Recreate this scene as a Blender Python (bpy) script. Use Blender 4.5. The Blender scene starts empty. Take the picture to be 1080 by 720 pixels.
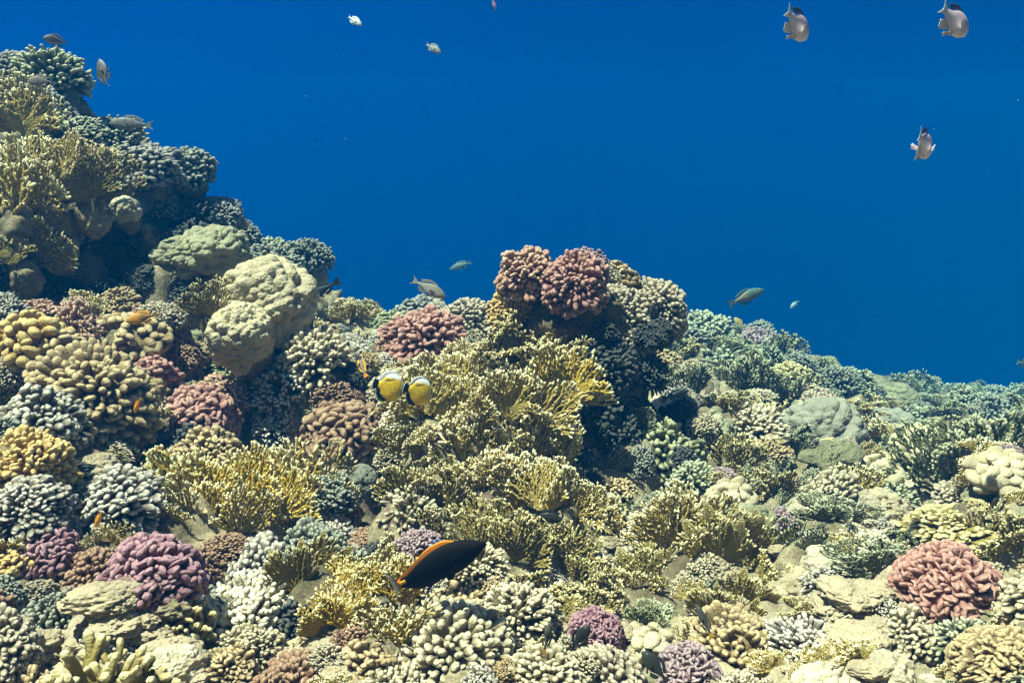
import bpy, math, random
import numpy as np
from mathutils import Vector, Matrix
from mathutils.bvhtree import BVHTree

random.seed(7)
RNG = np.random.default_rng(7)
scene = bpy.context.scene
col = scene.collection

# ------------------------------------------------------------------ camera
FPX, CX, CY = 848.0, 540.0, 360.0          # focal length and centre for a 1080 x 720 frame
PITCH = math.radians(8.0)
Fw = np.array([0, math.cos(PITCH), -math.sin(PITCH)])
Up = np.array([0, math.sin(PITCH), math.cos(PITCH)])
Rt = np.array([1.0, 0, 0])
cam_data = bpy.data.cameras.new('camera')
cam_data.sensor_width = 36.0
cam_data.lens = 36.0 * FPX / 1080.0
cam_data.clip_start = 0.05
cam_data.clip_end = 200
cam = bpy.data.objects.new('camera', cam_data)
cam.rotation_euler = (math.pi / 2 - PITCH, 0, 0)
col.objects.link(cam)
scene.camera = cam

# ------------------------------------------------------------------ light, water colour, exposure
SUN_DIR = Vector((-0.33, -0.14, 0.93)).normalized()      # towards the sun
SUN_EL = math.asin(SUN_DIR.z)
SUN_AZ = math.atan2(SUN_DIR.x, SUN_DIR.y)
world = bpy.data.worlds.new('World')
scene.world = world
world.use_nodes = True
wn, wl = world.node_tree.nodes, world.node_tree.links
wn.clear()
w_out = wn.new('ShaderNodeOutputWorld')
bg_sky = wn.new('ShaderNodeBackground'); bg_sky.inputs['Strength'].default_value = 0.05
sky = wn.new('ShaderNodeTexSky'); sky.sky_type = 'NISHITA'; sky.sun_disc = False
sky.sun_elevation = SUN_EL; sky.sun_rotation = SUN_AZ
wl.new(sky.outputs[0], bg_sky.inputs['Color'])
bg_sea = wn.new('ShaderNodeBackground'); bg_sea.inputs['Strength'].default_value = 0.34
tc = wn.new('ShaderNodeTexCoord'); sep = wn.new('ShaderNodeSeparateXYZ')
wl.new(tc.outputs['Generated'], sep.inputs[0])
rmp = wn.new('ShaderNodeValToRGB')                        # open water by elevation of the view
mr = wn.new('ShaderNodeMapRange'); mr.inputs['From Min'].default_value = -0.5; mr.inputs['From Max'].default_value = 0.6
wl.new(sep.outputs['Z'], mr.inputs['Value']); wl.new(mr.outputs[0], rmp.inputs[0])
cr = rmp.color_ramp
cr.elements[0].position = 0.0; cr.elements[0].color = (0.002, 0.014, 0.03, 1)
cr.elements[1].position = 1.0; cr.elements[1].color = (0.001, 0.110, 0.46, 1)
e = cr.elements.new(0.38); e.color = (0.0003, 0.014, 0.140, 1)
e = cr.elements.new(0.62); e.color = (0.0003, 0.027, 0.255, 1)
# a little lighter and greener towards the sunny left side
mx = wn.new('ShaderNodeMapRange'); mx.inputs['From Min'].default_value = -0.7; mx.inputs['From Max'].default_value = 0.5
mx.inputs['To Min'].default_value = 1.38; mx.inputs['To Max'].default_value = 0.84
wl.new(sep.outputs['X'], mx.inputs['Value'])
mul = wn.new('ShaderNodeVectorMath'); mul.operation = 'SCALE'
wl.new(rmp.outputs[0], mul.inputs[0]); wl.new(mx.outputs[0], mul.inputs['Scale'])
my = wn.new('ShaderNodeMapRange'); my.interpolation_type = 'SMOOTHSTEP'; my.inputs['From Min'].default_value = 0.25; my.inputs['From Max'].default_value = -0.35
wl.new(sep.outputs['Y'], my.inputs['Value'])
mixb = wn.new('ShaderNodeMix'); mixb.data_type = 'RGBA'; mixb.inputs[7].default_value = (0.030, 0.050, 0.042, 1)   # dim green behind the camera, added to cut blue fill in shadows
wl.new(my.outputs[0], mixb.inputs[0]); wv = wn.new('ShaderNodeTexNoise'); wv.inputs['Scale'].default_value = 2.2; wv.inputs['Detail'].default_value = 2.0
wl.new(tc.outputs['Generated'], wv.inputs['Vector'])
wm = wn.new('ShaderNodeMapRange'); wm.inputs['From Min'].default_value = 0.3; wm.inputs['From Max'].default_value = 0.7
wm.inputs['To Min'].default_value = 0.90; wm.inputs['To Max'].default_value = 1.10; wl.new(wv.outputs[0], wm.inputs['Value'])
mul2 = wn.new('ShaderNodeVectorMath'); mul2.operation = 'SCALE'
wl.new(mul.outputs[0], mul2.inputs[0]); wl.new(wm.outputs[0], mul2.inputs['Scale'])
wl.new(mul2.outputs[0], mixb.inputs[6])
wl.new(mixb.outputs[2], bg_sea.inputs['Color'])
mixw = wn.new('ShaderNodeMixShader')
mk = wn.new('ShaderNodeMapRange'); mk.interpolation_type = 'SMOOTHSTEP'
mk.inputs['From Min'].default_value = 0.5; mk.inputs['From Max'].default_value = 0.75
wl.new(sep.outputs['Z'], mk.inputs['Value'])
wl.new(mk.outputs[0], mixw.inputs[0]); wl.new(bg_sea.outputs[0], mixw.inputs[1]); wl.new(bg_sky.outputs[0], mixw.inputs[2])
wl.new(mixw.outputs[0], w_out.inputs['Surface'])

sun = bpy.data.lights.new('sun', 'SUN')
sun.energy = 5.0; sun.angle = math.radians(0.6); sun.color = (1.0, 0.90, 0.73)
sun_o = bpy.data.objects.new('sun', sun)
sun_o.rotation_euler = SUN_DIR.to_track_quat('Z', 'Y').to_euler()
sun_o.location = (0, 0, 8)
col.objects.link(sun_o)

scene.view_settings.view_transform = 'Standard'
scene.view_settings.look = 'None'
scene.view_settings.exposure = 1.36
scene.view_settings.gamma = 1.0
scene.view_settings.use_curve_mapping = False
scene.cycles.use_denoising = True
try:
    scene.cycles.denoiser = 'OPENIMAGEDENOISE'
except Exception:
    pass
scene.cycles.max_bounces = 5
scene.cycles.diffuse_bounces = 3
scene.cycles.glossy_bounces = 2
scene.cycles.volume_bounces = 1
scene.cycles.use_adaptive_sampling = True
scene.cycles.adaptive_threshold = 0.02

HAZE_DENSITY = 0.084
HAZE_COLOR = (0.0, 0.067, 0.208)
HAZE_ABSORB = (0.13, 0.72, 0.8)

# ------------------------------------------------------------------ small helpers
def P(px, py, d):
    """world point seen at picture position (px, py) of the 1080x720 photograph, d metres ahead"""
    return d * (Fw + (px - CX) / FPX * Rt + (CY - py) / FPX * Up)

def project(p):
    d = p @ Fw
    return CX + FPX * (p @ Rt) / d, CY - FPX * (p @ Up) / d, d

def hash3(ix, iy, iz, seed):
    h = (ix * 374761393 + iy * 668265263 + iz * 2147483647 + seed * 1274126177) & 0xFFFFFFFF
    h = ((h ^ (h >> 13)) * 1274126177) & 0xFFFFFFFF
    h = ((h ^ (h >> 16)) * 2246822519) & 0xFFFFFFFF
    return ((h ^ (h >> 15)) & 0xFFFFFF) / float(0xFFFFFF)

def vnoise(p, freq, seed=0):
    """smooth value noise, -1..1"""
    q = np.asarray(p, float) * freq
    i = np.floor(q).astype(np.int64); f = q - i
    f = f * f * f * (f * (f * 6 - 15) + 10)
    r = np.zeros(len(q))
    for dx in (0, 1):
        for dy in (0, 1):
            for dz in (0, 1):
                w = (f[:, 0] if dx else 1 - f[:, 0]) * (f[:, 1] if dy else 1 - f[:, 1]) * (f[:, 2] if dz else 1 - f[:, 2])
                r += w * hash3(i[:, 0] + dx, i[:, 1] + dy, i[:, 2] + dz, seed)
    return r * 2 - 1

def worley(p, freq, seed=0):
    """distance to the nearest cell point, 0..~1"""
    q = np.asarray(p, float) * freq
    i = np.floor(q).astype(np.int64)
    best = np.full(len(q), 9.0)
    for dx in (-1, 0, 1):
        for dy in (-1, 0, 1):
            for dz in (-1, 0, 1):
                c = i + np.array([dx, dy, dz])
                o = np.stack([hash3(c[:, 0], c[:, 1], c[:, 2], seed + k) for k in (11, 23, 37)], 1)
                best = np.minimum(best, ((c + o - q) ** 2).sum(1))
    return np.sqrt(best)

def mesh_from(name, V, Fc, tip=None, colr=None, smooth=True):
    me = bpy.data.meshes.new(name)
    V = np.asarray(V, np.float32)
    if isinstance(Fc, np.ndarray):
        k = Fc.shape[1]
        me.vertices.add(len(V)); me.vertices.foreach_set('co', V.ravel())
        me.loops.add(Fc.size); me.loops.foreach_set('vertex_index', Fc.astype(np.int32).ravel())
        me.polygons.add(len(Fc))
        me.polygons.foreach_set('loop_start', np.arange(0, Fc.size, k, dtype=np.int32))
        me.update(calc_edges=True)
    else:
        me.from_pydata([tuple(v) for v in V], [], Fc)
    me.polygons.foreach_set('use_smooth', np.full(len(me.polygons), smooth))
    if tip is not None:
        a = me.attributes.new('tip', 'FLOAT', 'POINT'); a.data.foreach_set('value', np.asarray(tip, np.float32))
    if colr is not None:
        a = me.attributes.new('col', 'FLOAT_COLOR', 'POINT')
        c = np.ones((len(V), 4), np.float32); c[:, :3] = colr
        a.data.foreach_set('color', c.ravel())
    me.validate()
    return me

class MB:
    """collects quads with a 'tip' value per vertex"""
    def __init__(s):
        s.V, s.F, s.T, s.n = [], [], [], 0
    def add(s, V, Fq, T):
        s.V.append(np.asarray(V, float)); s.F.append(np.asarray(Fq, np.int64) + s.n); s.T.append(np.broadcast_to(T, (len(V),)).astype(float))
        s.n += len(V)
    def tubes(s, C, R, T, sides=6, ref=None, aspect=None, spin=None):
        """batch of tubes: C (B,n,3) centre lines, R (B,n) radii, T (n,) or (B,n) tip values"""
        B, n = R.shape
        t = np.gradient(C, axis=1)
        t /= np.linalg.norm(t, axis=2, keepdims=True) + 1e-9
        rf = np.array([0.31, 0.87, 0.38]) if ref is None else ref
        u = np.cross(t, np.broadcast_to(rf, t.shape)); u /= np.linalg.norm(u, axis=2, keepdims=True) + 1e-9
        v = np.cross(t, u)
        if spin is not None:
            c, q = np.cos(spin)[:, None, None], np.sin(spin)[:, None, None]
            u, v = u * c + v * q, v * c - u * q
        a = np.linspace(0, 2 * np.pi, sides, endpoint=False)
        au = np.ones(B) if aspect is None else aspect
        X = C[:, :, None, :] + R[:, :, None, None] * (u[:, :, None, :] * (np.cos(a)[None, None, :, None] * au[:, None, None, None]) +
                                                     v[:, :, None, :] * (np.sin(a)[None, None, :, None] / np.sqrt(au)[:, None, None, None]))
        idx = np.arange(B * n * sides).reshape(B, n, sides)
        j = np.roll(np.arange(sides), -1)
        Fq = np.stack([idx[:, :-1, :], idx[:, :-1][:, :, j], idx[:, 1:][:, :, j], idx[:, 1:, :]], -1).reshape(-1, 4)
        Tt = np.broadcast_to(np.asarray(T, float), (B, n)) if np.ndim(T) < 2 else T
        s.add(X.reshape(-1, 3), Fq, np.repeat(Tt.reshape(-1), sides))
    def grid(s, X, T, close=False):
        n, m = X.shape[:2]
        idx = np.arange(n * m).reshape(n, m)
        if close:
            j = np.roll(np.arange(m), -1)
            Fq = np.stack([idx[:-1], idx[:-1][:, j], idx[1:][:, j], idx[1:]], -1).reshape(-1, 4)
        else:
            Fq = np.stack([idx[:-1, :-1], idx[:-1, 1:], idx[1:, 1:], idx[1:, :-1]], -1).reshape(-1, 4)
        s.add(X.reshape(-1, 3), Fq, T if np.ndim(T) == 0 else np.asarray(T).reshape(-1))
    def mesh(s, name):
        return mesh_from(name, np.concatenate(s.V), np.concatenate(s.F), tip=np.concatenate(s.T))

def uv_dome(nu=28, nv=40, tmax=math.pi):
    th = np.linspace(0.02, tmax, nu)[:, None]; ph = np.linspace(0, 2 * np.pi, nv, endpoint=False)[None, :]
    return np.stack([np.sin(th) * np.cos(ph), np.sin(th) * np.sin(ph), np.cos(th) + 0 * ph], -1)

def link(name, me, mat=None, parent=None):
    o = bpy.data.objects.new(name, me); col.objects.link(o)
    if mat is not None:
        set_mat(o, mat)
    if parent is not None:
        o.parent = parent
    return o

def set_mat(o, mat):
    if len(o.data.materials) == 0:
        o.data.materials.append(None)
    o.material_slots[0].link = 'OBJECT'
    o.material_slots[0].material = mat

# ------------------------------------------------------------------ materials
def nodes(name):
    m = bpy.data.materials.new(name); m.use_nodes = True
    nt = m.node_tree; nt.nodes.clear()
    o = nt.nodes.new('ShaderNodeOutputMaterial'); b = nt.nodes.new('ShaderNodeBsdfPrincipled')
    nt.links.new(b.outputs[0], o.inputs[0])
    return m, nt, b

def noise(nt, scale, detail=4, vec=None, rough=0.6):
    n = nt.nodes.new('ShaderNodeTexNoise'); n.inputs['Scale'].default_value = scale
    n.inputs['Detail'].default_value = detail; n.inputs['Roughness'].default_value = rough
    if vec is not None: nt.links.new(vec, n.inputs['Vector'])
    return n

def mixc(nt, a, b, fac, mode='MIX'):
    m = nt.nodes.new('ShaderNodeMix'); m.data_type = 'RGBA'; m.blend_type = mode
    for i, v in ((6, a), (7, b)):
        if isinstance(v, (tuple, list)): m.inputs[i].default_value = (*v[:3], 1)
        else: nt.links.new(v, m.inputs[i])
    if isinstance(fac, (int, float)): m.inputs[0].default_value = fac
    else: nt.links.new(fac, m.inputs[0])
    return m.outputs[2]

def ramp(nt, src, p0, p1):
    r = nt.nodes.new('ShaderNodeMapRange'); r.interpolation_type = 'SMOOTHSTEP'
    r.inputs['From Min'].default_value = p0; r.inputs['From Max'].default_value = p1
    nt.links.new(src, r.inputs['Value']); return r.outputs[0]

_cm = {}
def coral_mat(key, base, tipc, rough=0.75, bump=0.5, bscale=160, patch=None, tipp=1.0):
    if key in _cm: return _cm[key]
    m, nt, b = nodes('coral_' + key)
    geo = nt.nodes.new('ShaderNodeNewGeometry'); pos = geo.outputs['Position']
    at = nt.nodes.new('ShaderNodeAttribute'); at.attribute_name = 'tip'
    n1 = noise(nt, 9, 3, pos); n2 = noise(nt, 70, 3, pos)
    dark = tuple(c * 0.72 for c in base)
    c = mixc(nt, dark, base, ramp(nt, n1.outputs[0], 0.35, 0.62))
    if patch:
        c = mixc(nt, c, patch, ramp(nt, noise(nt, 5.5, 2, pos).outputs[0], 0.55, 0.68))
    tm = nt.nodes.new('ShaderNodeMath'); tm.operation = 'MULTIPLY'; tm.inputs[1].default_value = tipp
    nt.links.new(at.outputs['Fac'], tm.inputs[0])
    c = mixc(nt, c, tipc, tm.outputs[0])
    c = mixc(nt, c, tuple(x * 0.6 for x in base), ramp(nt, n2.outputs[0], 0.62, 0.8))
    nt.links.new(c, b.inputs['Base Color'])
    b.inputs['Roughness'].default_value = rough
    b.inputs['Specular IOR Level'].default_value = 0.25
    v = nt.nodes.new('ShaderNodeTexVoronoi'); v.inputs['Scale'].default_value = bscale
    nt.links.new(pos, v.inputs['Vector'])
    bp = nt.nodes.new('ShaderNodeBump'); bp.inputs['Strength'].default_value = bump; bp.inputs['Distance'].default_value = 0.004
    nt.links.new(v.outputs['Distance'], bp.inputs['Height']); nt.links.new(bp.outputs[0], b.inputs['Normal'])
    _cm[key] = m
    return m

CW = {  # colony colours: (base, tip)
    'lavender': ((0.27, 0.165, 0.175), (0.46, 0.35, 0.35)),
    'purple':   ((0.19, 0.082, 0.104), (0.41, 0.245, 0.27)),
    'rose':     ((0.27, 0.120, 0.098), (0.50, 0.29, 0.235)),
    'pinktan':  ((0.34, 0.17, 0.115), (0.60, 0.42, 0.31)),
    'brown':    ((0.22, 0.115, 0.065), (0.42, 0.27, 0.17)),
    'tan':      ((0.29, 0.20, 0.095), (0.56, 0.43, 0.24)),
    'honey':    ((0.40, 0.26, 0.08), (0.68, 0.50, 0.22)),
    'cream':    ((0.30, 0.245, 0.14), (0.64, 0.555, 0.38)),
    'whitetip': ((0.17, 0.140, 0.10), (0.60, 0.55, 0.455)),
    'softtan':  ((0.33, 0.27, 0.18), (0.54, 0.46, 0.33)),
    'mustard':  ((0.40, 0.295, 0.075), (0.88, 0.79, 0.50)),
    'amber':    ((0.44, 0.300, 0.035), (0.88, 0.77, 0.42)),
    'olive':    ((0.29, 0.225, 0.055), (0.68, 0.58, 0.31)),
    'moss':     ((0.15, 0.150, 0.06), (0.44, 0.44, 0.26)),
    'palegreen': ((0.18, 0.195, 0.11), (0.46, 0.46, 0.31)),
    'greygreen': ((0.14, 0.145, 0.105), (0.36, 0.36, 0.28)),
    'shadegrey': ((0.045, 0.048, 0.042), (0.10, 0.105, 0.09)),  # darkened so pillar and hollow corals carry shade in their colour
    'greyblue': ((0.17, 0.158, 0.135), (0.42, 0.395, 0.34)),
    'porites':  ((0.40, 0.335, 0.20), (0.54, 0.46, 0.31)),
    'poritesgreen': ((0.27, 0.255, 0.14), (0.42, 0.40, 0.25)),
    'poritesgrey': ((0.25, 0.235, 0.17), (0.38, 0.36, 0.28)),
    'bone':     ((0.50, 0.43, 0.29), (0.74, 0.67, 0.50)),
}
def CM(name, kind=''):
    b, t = CW[name]
    b = tuple(x * (0.95 if name in ('mustard', 'amber', 'porites', 'rose', 'pinktan', 'purple', 'honey') else 0.72) for x in b); t = tuple(x * 0.92 for x in t)
    if kind == 'crust':
        return coral_mat(name + '_crust', tuple(x * 0.8 for x in b), b, bump=1.0, bscale=75, patch=(0.13, 0.115, 0.055))
    smooth = kind in ('boulder', 'mound', 'lobed', 'crust')
    patch = (0.30, 0.12, 0.13) if name in ('tan',) and kind == 'x' else None
    return coral_mat(name + ('_smooth' if smooth else ''), b, t, bump=0.8 if smooth else 0.5, bscale=120 if smooth else 170,
                     tipp=0.55 if smooth else 1.0, patch=tuple(x * 0.7 for x in b) if smooth else patch)

def rock_material():
    m, nt, b = nodes('reef_rock')
    geo = nt.nodes.new('ShaderNodeNewGeometry'); pos = geo.outputs['Position']
    big = noise(nt, 2.3, 4, pos); mid = noise(nt, 11, 5, pos); fine = noise(nt, 55, 6, pos, 0.7)
    c = mixc(nt, (0.36, 0.30, 0.19), (0.16, 0.13, 0.08), ramp(nt, big.outputs[0], 0.42, 0.6))
    c = mixc(nt, c, (0.11, 0.105, 0.055), ramp(nt, mid.outputs[0], 0.5, 0.66))
    pk = noise(nt, 6, 3, pos); pk.inputs['Distortion'].default_value = 0.8
    c = mixc(nt, c, (0.22, 0.14, 0.12), ramp(nt, pk.outputs[0], 0.6, 0.7))
    at = nt.nodes.new('ShaderNodeAttribute'); at.attribute_name = 'tip'      # bare sediment
    c = mixc(nt, c, (0.48, 0.41, 0.29), at.outputs['Fac'])
    grain = noise(nt, 140, 5, pos, 0.75)
    c = mixc(nt, c, mixc(nt, c, (0.42, 0.40, 0.30), 0.75, 'MULTIPLY'), ramp(nt, fine.outputs[0], 0.40, 0.75))
    c = mixc(nt, c, mixc(nt, c, (0.5, 0.46, 0.36), 0.8, 'MULTIPLY'), ramp(nt, grain.outputs[0], 0.42, 0.62))
    nt.links.new(c, b.inputs['Base Color']); b.inputs['Roughness'].default_value = 0.9
    b.inputs['Specular IOR Level'].default_value = 0.15
    bp = nt.nodes.new('ShaderNodeBump'); bp.inputs['Strength'].default_value = 0.9; bp.inputs['Distance'].default_value = 0.010
    nt.links.new(fine.outputs[0], bp.inputs['Height']); nt.links.new(bp.outputs[0], b.inputs['Normal'])
    return m
ROCK = rock_material()
RUBBLE = coral_mat('rubble', (0.38, 0.31, 0.20), (0.6, 0.5, 0.4), rough=0.9, bump=0.8, bscale=120, patch=(0.15, 0.13, 0.065))

def skin_material(name, rough=0.55, spec=0.3):
    m, nt, b = nodes(name)
    at = nt.nodes.new('ShaderNodeAttribute'); at.attribute_name = 'col'
    tcn = nt.nodes.new('ShaderNodeTexCoord')
    n = noise(nt, 90, 3, tcn.outputs['Object'])
    c = mixc(nt, at.outputs['Color'], mixc(nt, at.outputs['Color'], (0.6, 0.6, 0.6), 1.0, 'MULTIPLY'), ramp(nt, n.outputs[0], 0.5, 0.8))
    nt.links.new(c, b.inputs['Base Color']); b.inputs['Roughness'].default_value = rough
    b.inputs['Specular IOR Level'].default_value = spec
    return m
SKIN = skin_material('fish_skin')

# ------------------------------------------------------------------ the reef slope (one height field)
ctrl = []
def row(py, *xd):
    for px, d in xd: ctrl.append(P(px, py, d))
row(960, (-100, 0.95), (300, 1.0), (700, 1.0), (1180, 0.95))
row(720, (-220, 1.25), (0, 1.35), (200, 1.42), (400, 1.5), (540, 1.52), (700, 1.55), (900, 1.5), (1080, 1.4), (1280, 1.35))
row(640, (60, 1.52), (250, 1.66), (400, 1.7), (540, 1.8), (700, 1.9), (860, 1.8), (1020, 1.72))
row(600, (0, 1.62), (160, 1.72), (300, 1.95), (420, 1.98), (560, 2.15), (640, 2.25), (800, 2.15), (1000, 1.95), (1080, 1.85), (1280, 1.7))
row(520, (-220, 1.7), (40, 1.88), (120, 2.02), (275, 2.7), (395, 2.65), (480, 2.42), (560, 2.5), (640, 2.7), (760, 2.65), (850, 2.7), (960, 2.75), (1080, 2.6), (1280, 2.4))
row(450, (80, 2.3), (200, 2.5), (350, 2.65), (450, 2.8), (560, 2.85), (640, 3.2), (720, 3.25), (850, 4.0), (960, 4.6))
row(490, (960, 3.3), (1080, 3.2), (1280, 3.0))
row(400, (60, 2.5), (200, 2.75), (330, 2.9), (450, 3.0), (600, 3.1), (720, 4.0), (800, 5.0))
row(355, (-200, 2.3), (30, 2.7), (150, 2.95), (250, 3.1), (350, 3.7), (430, 3.9), (520, 3.8), (610, 3.9), (740, 5.5))
row(320, (20, 3.1), (150, 3.25))
row(300, (40, 3.3), (150, 3.5), (240, 3.5), (300, 4.0))
row(240, (-220, 2.9), (40, 3.5), (120, 3.65), (190, 3.85))
row(160, (-200, 3.1), (30, 3.6), (100, 3.75))
for px, py, d in [(800, 398, 4.9), (860, 416, 5.1), (930, 430, 5.4), (1000, 439, 5.6), (1080, 447, 5.8), (1280, 462, 6.0), (860, 407, 6.3), (950, 424, 6.7), (1080, 440, 7.1)]: ctrl.append(P(px, py, d))
crest = [(-300, 20, 3.5), (-130, 80, 3.8), (0, 108, 4.0), (50, 120, 4.05), (72, 188, 4.15), (128, 218, 4.2), (178, 238, 4.3), (208, 268, 4.4), (255, 292, 4.6),
         (315, 320, 4.8), (365, 350, 4.6), (430, 347, 4.7), (500, 350, 4.9), (600, 355, 5.0), (700, 362, 5.6), (745, 370, 6.4), (810, 384, 7.0), (870, 402, 7.6),
         (930, 417, 8.0), (1000, 428, 8.4), (1080, 436, 8.8), (1280, 460, 9.4)]
for px, py, d in crest:
    p = P(px, py, d); ctrl.append(p)
    h = np.array([p[0], p[1], 0]); h /= np.linalg.norm(h)
    ctrl.append(p + h * 0.8 + np.array([0, 0, -0.75])); ctrl.append(p + h * 2.2 + np.array([0, 0, -2.3])); ctrl.append(p + h * 6 + np.array([0, 0, -4.6]))
ctrl = np.array(ctrl)

def tps_fit(pts, lam):
    n = len(pts); A = pts[:, :2]
    d = np.linalg.norm(A[:, None] - A[None], axis=2); K = np.where(d > 0, d * d * np.log(d + 1e-12), 0) + lam * np.eye(n)
    Q = np.c_[np.ones(n), A]
    M = np.block([[K, Q], [Q.T, np.zeros((3, 3))]])
    return A, np.linalg.solve(M, np.r_[pts[:, 2], 0, 0, 0])
TA, TW = tps_fit(ctrl, 0.012)
def base_z(X):
    out = np.empty(len(X))
    for s in range(0, len(X), 20000):
        x = X[s:s + 20000]
        d = np.linalg.norm(x[:, None] - TA[None], axis=2)
        out[s:s + 20000] = np.where(d > 0, d * d * np.log(d + 1e-12), 0) @ TW[:-3] + TW[-3] + x @ TW[-2:]
    return out

NA, NR = 560, 430
ang = np.linspace(math.radians(-66), math.radians(66), NA)
rad = np.exp(np.linspace(math.log(0.75), math.log(15.0), NR))
ORG = np.array([0.0, -0.35])
gx = np.sin(ang)[None, :] * rad[:, None] + ORG[0]; gy = np.cos(ang)[None, :] * rad[:, None] + ORG[1]
XY = np.stack([gx.ravel(), gy.ravel()], 1)
zz = base_z(XY)
zz = np.clip(zz, -9.0, 3.0)
G3 = np.c_[XY, zz]
rr = np.linalg.norm(XY, axis=1)
amp = np.clip(rr / 2.5, 0.6, 1.25) * np.clip(1.6 - rr / 8.0, 0.45, 1.0)
disp = 0.10 * vnoise(G3, 2.6, 3) + 0.055 * vnoise(G3, 6.0, 5) + 0.028 * vnoise(G3, 13, 8) + 0.014 * vnoise(G3, 29, 9)
w1 = worley(G3, 5.0, 2); w2 = worley(G3, 13.0, 4)
disp += 0.14 * (0.55 - w1) + 0.05 * (0.5 - w2) + 0.016 * (0.5 - worley(G3, 34.0, 6))
disp += 0.007 * vnoise(G3, 70, 12)
# displace along the slope's own normal so that steep walls get ledges too
Zg = zz.reshape(NR, NA)
S = np.stack([gx, gy, Zg], -1)
tu = np.gradient(S, axis=1); tv = np.gradient(S, axis=0)
nrm = np.cross(tu, tv); nrm /= np.linalg.norm(nrm, axis=2, keepdims=True)
nrm *= np.sign(nrm[..., 2:3])
S = S + nrm * (disp * amp).reshape(NR, NA, 1)
def sediment(pts):
    out = np.zeros(len(pts))
    d = pts @ Fw; ok = d > 0.2
    px = CX + FPX * (pts[:, 0]) / np.where(ok, d, 1); py = CY - FPX * (pts @ Up) / np.where(ok, d, 1)
    return px, py
SV = S.reshape(-1, 3)
# pale coral sand and rubble lies in two hollows of the slope, placed in metres on the ground
def blob(c, rx, ry):
    return np.exp(-(((SV[:, 0] - c[0]) / rx) ** 2 + ((SV[:, 1] - c[1]) / ry) ** 2))
c1, c2, c3 = P(870, 640, 1.75), P(150, 690, 1.5), P(735, 640, 1.8)
sed = np.clip(1.15 * blob(c1, 0.30, 0.22) + 0.75 * blob(c2, 0.45, 0.12) + 0.6 * blob(c3, 0.2, 0.2) + 0.45 * vnoise(SV, 7, 31), 0, 1)
idx = np.arange(NR * NA).reshape(NR, NA)
TF = np.stack([idx[:-1, :-1], idx[:-1, 1:], idx[1:, 1:], idx[1:, :-1]], -1).reshape(-1, 4)
terrain_me = mesh_from('reef_slope', SV, TF, tip=sed)
terrain = link('reef_terrain', terrain_me, ROCK)
terrain['kind'] = 'structure'

sub_V, sub_F, sub_n = [SV], [TF], len(SV)

def add_substrate(V, Fq):
    global sub_n
    sub_V.append(V); sub_F.append(Fq + sub_n); sub_n += len(V)

def lump_mesh(name, seed, nu=90, nv=130, squash=1.0, rough=1.0):
    D = uv_dome(nu, nv).reshape(-1, 3)
    r = 1 + rough * (0.22 * vnoise(D, 1.7, seed) + 0.12 * vnoise(D, 4, seed + 1) + 0.05 * vnoise(D, 10, seed + 2) + 0.16 * (0.5 - worley(D, 3, seed + 3)) + 0.09 * (0.5 - worley(D, 7, seed + 4)) + 0.05 * (0.5 - worley(D, 17, seed + 5)) + 0.02 * vnoise(D, 30, seed + 6))
    X = (D * r[:, None] * np.array([1, 1, squash])).reshape(nu, nv, 3)
    mb = MB(); mb.grid(X, 0.0, close=True)
    return mb

ROCKS = [lump_mesh('rock', 40 + 9 * k, squash=0.8).mesh('rock') for k in range(4)]
def rock_at(pt, r, label, name='reef_rock', sc=(1, 1, 1), rot=0.0, k=0, substrate=True, cat='rock', group=None, sed=None):
    o = link(name, ROCKS[k % 4], sed or ROCK)
    o.matrix_world = Matrix.Translation(Vector(pt)) @ Matrix.Rotation(rot, 4, 'Z') @ Matrix.Diagonal((r * sc[0], r * sc[1], r * sc[2], 1))
    o['label'] = label; o['category'] = cat
    if group: o['group'] = group
    if substrate:
        me = ROCKS[k % 4]; V = np.empty(len(me.vertices) * 3, np.float32); me.vertices.foreach_get('co', V)
        V = V.reshape(-1, 3) @ np.array(o.matrix_world)[:3, :3].T + np.array(o.matrix_world)[:3, 3]
        nu, nv = 90, 130; ii = np.arange(nu * nv).reshape(nu, nv); j = np.roll(np.arange(nv), -1)
        add_substrate(V, np.stack([ii[:-1], ii[:-1][:, j], ii[1:][:, j], ii[1:]], -1).reshape(-1, 4))
    return o

# ledges that jut from the left ridge over the dark hollow
rock_at(P(20, 170, 3.62), 0.28, 'pale ledge of rock under the yellow fire coral high on the left ridge', sc=(1.2, 0.9, 0.8), k=0)
rock_at(P(100, 205, 3.72), 0.18, 'rough grey ledge overhanging the dark hollow in the left ridge', sc=(1.15, 0.9, 0.8), rot=0.6, k=1)
rock_at(P(168, 222, 4.05), 0.16, 'rock lump under the dark finger coral at the outer edge of the left ridge', sc=(1.2, 1, 0.7), rot=1.6, k=2)
rock_at(P(35, 120, 3.98), 0.22, 'rock lump topping the left ridge under pale corals', sc=(1.3, 1, 0.7), rot=2.6, k=3)

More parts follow.
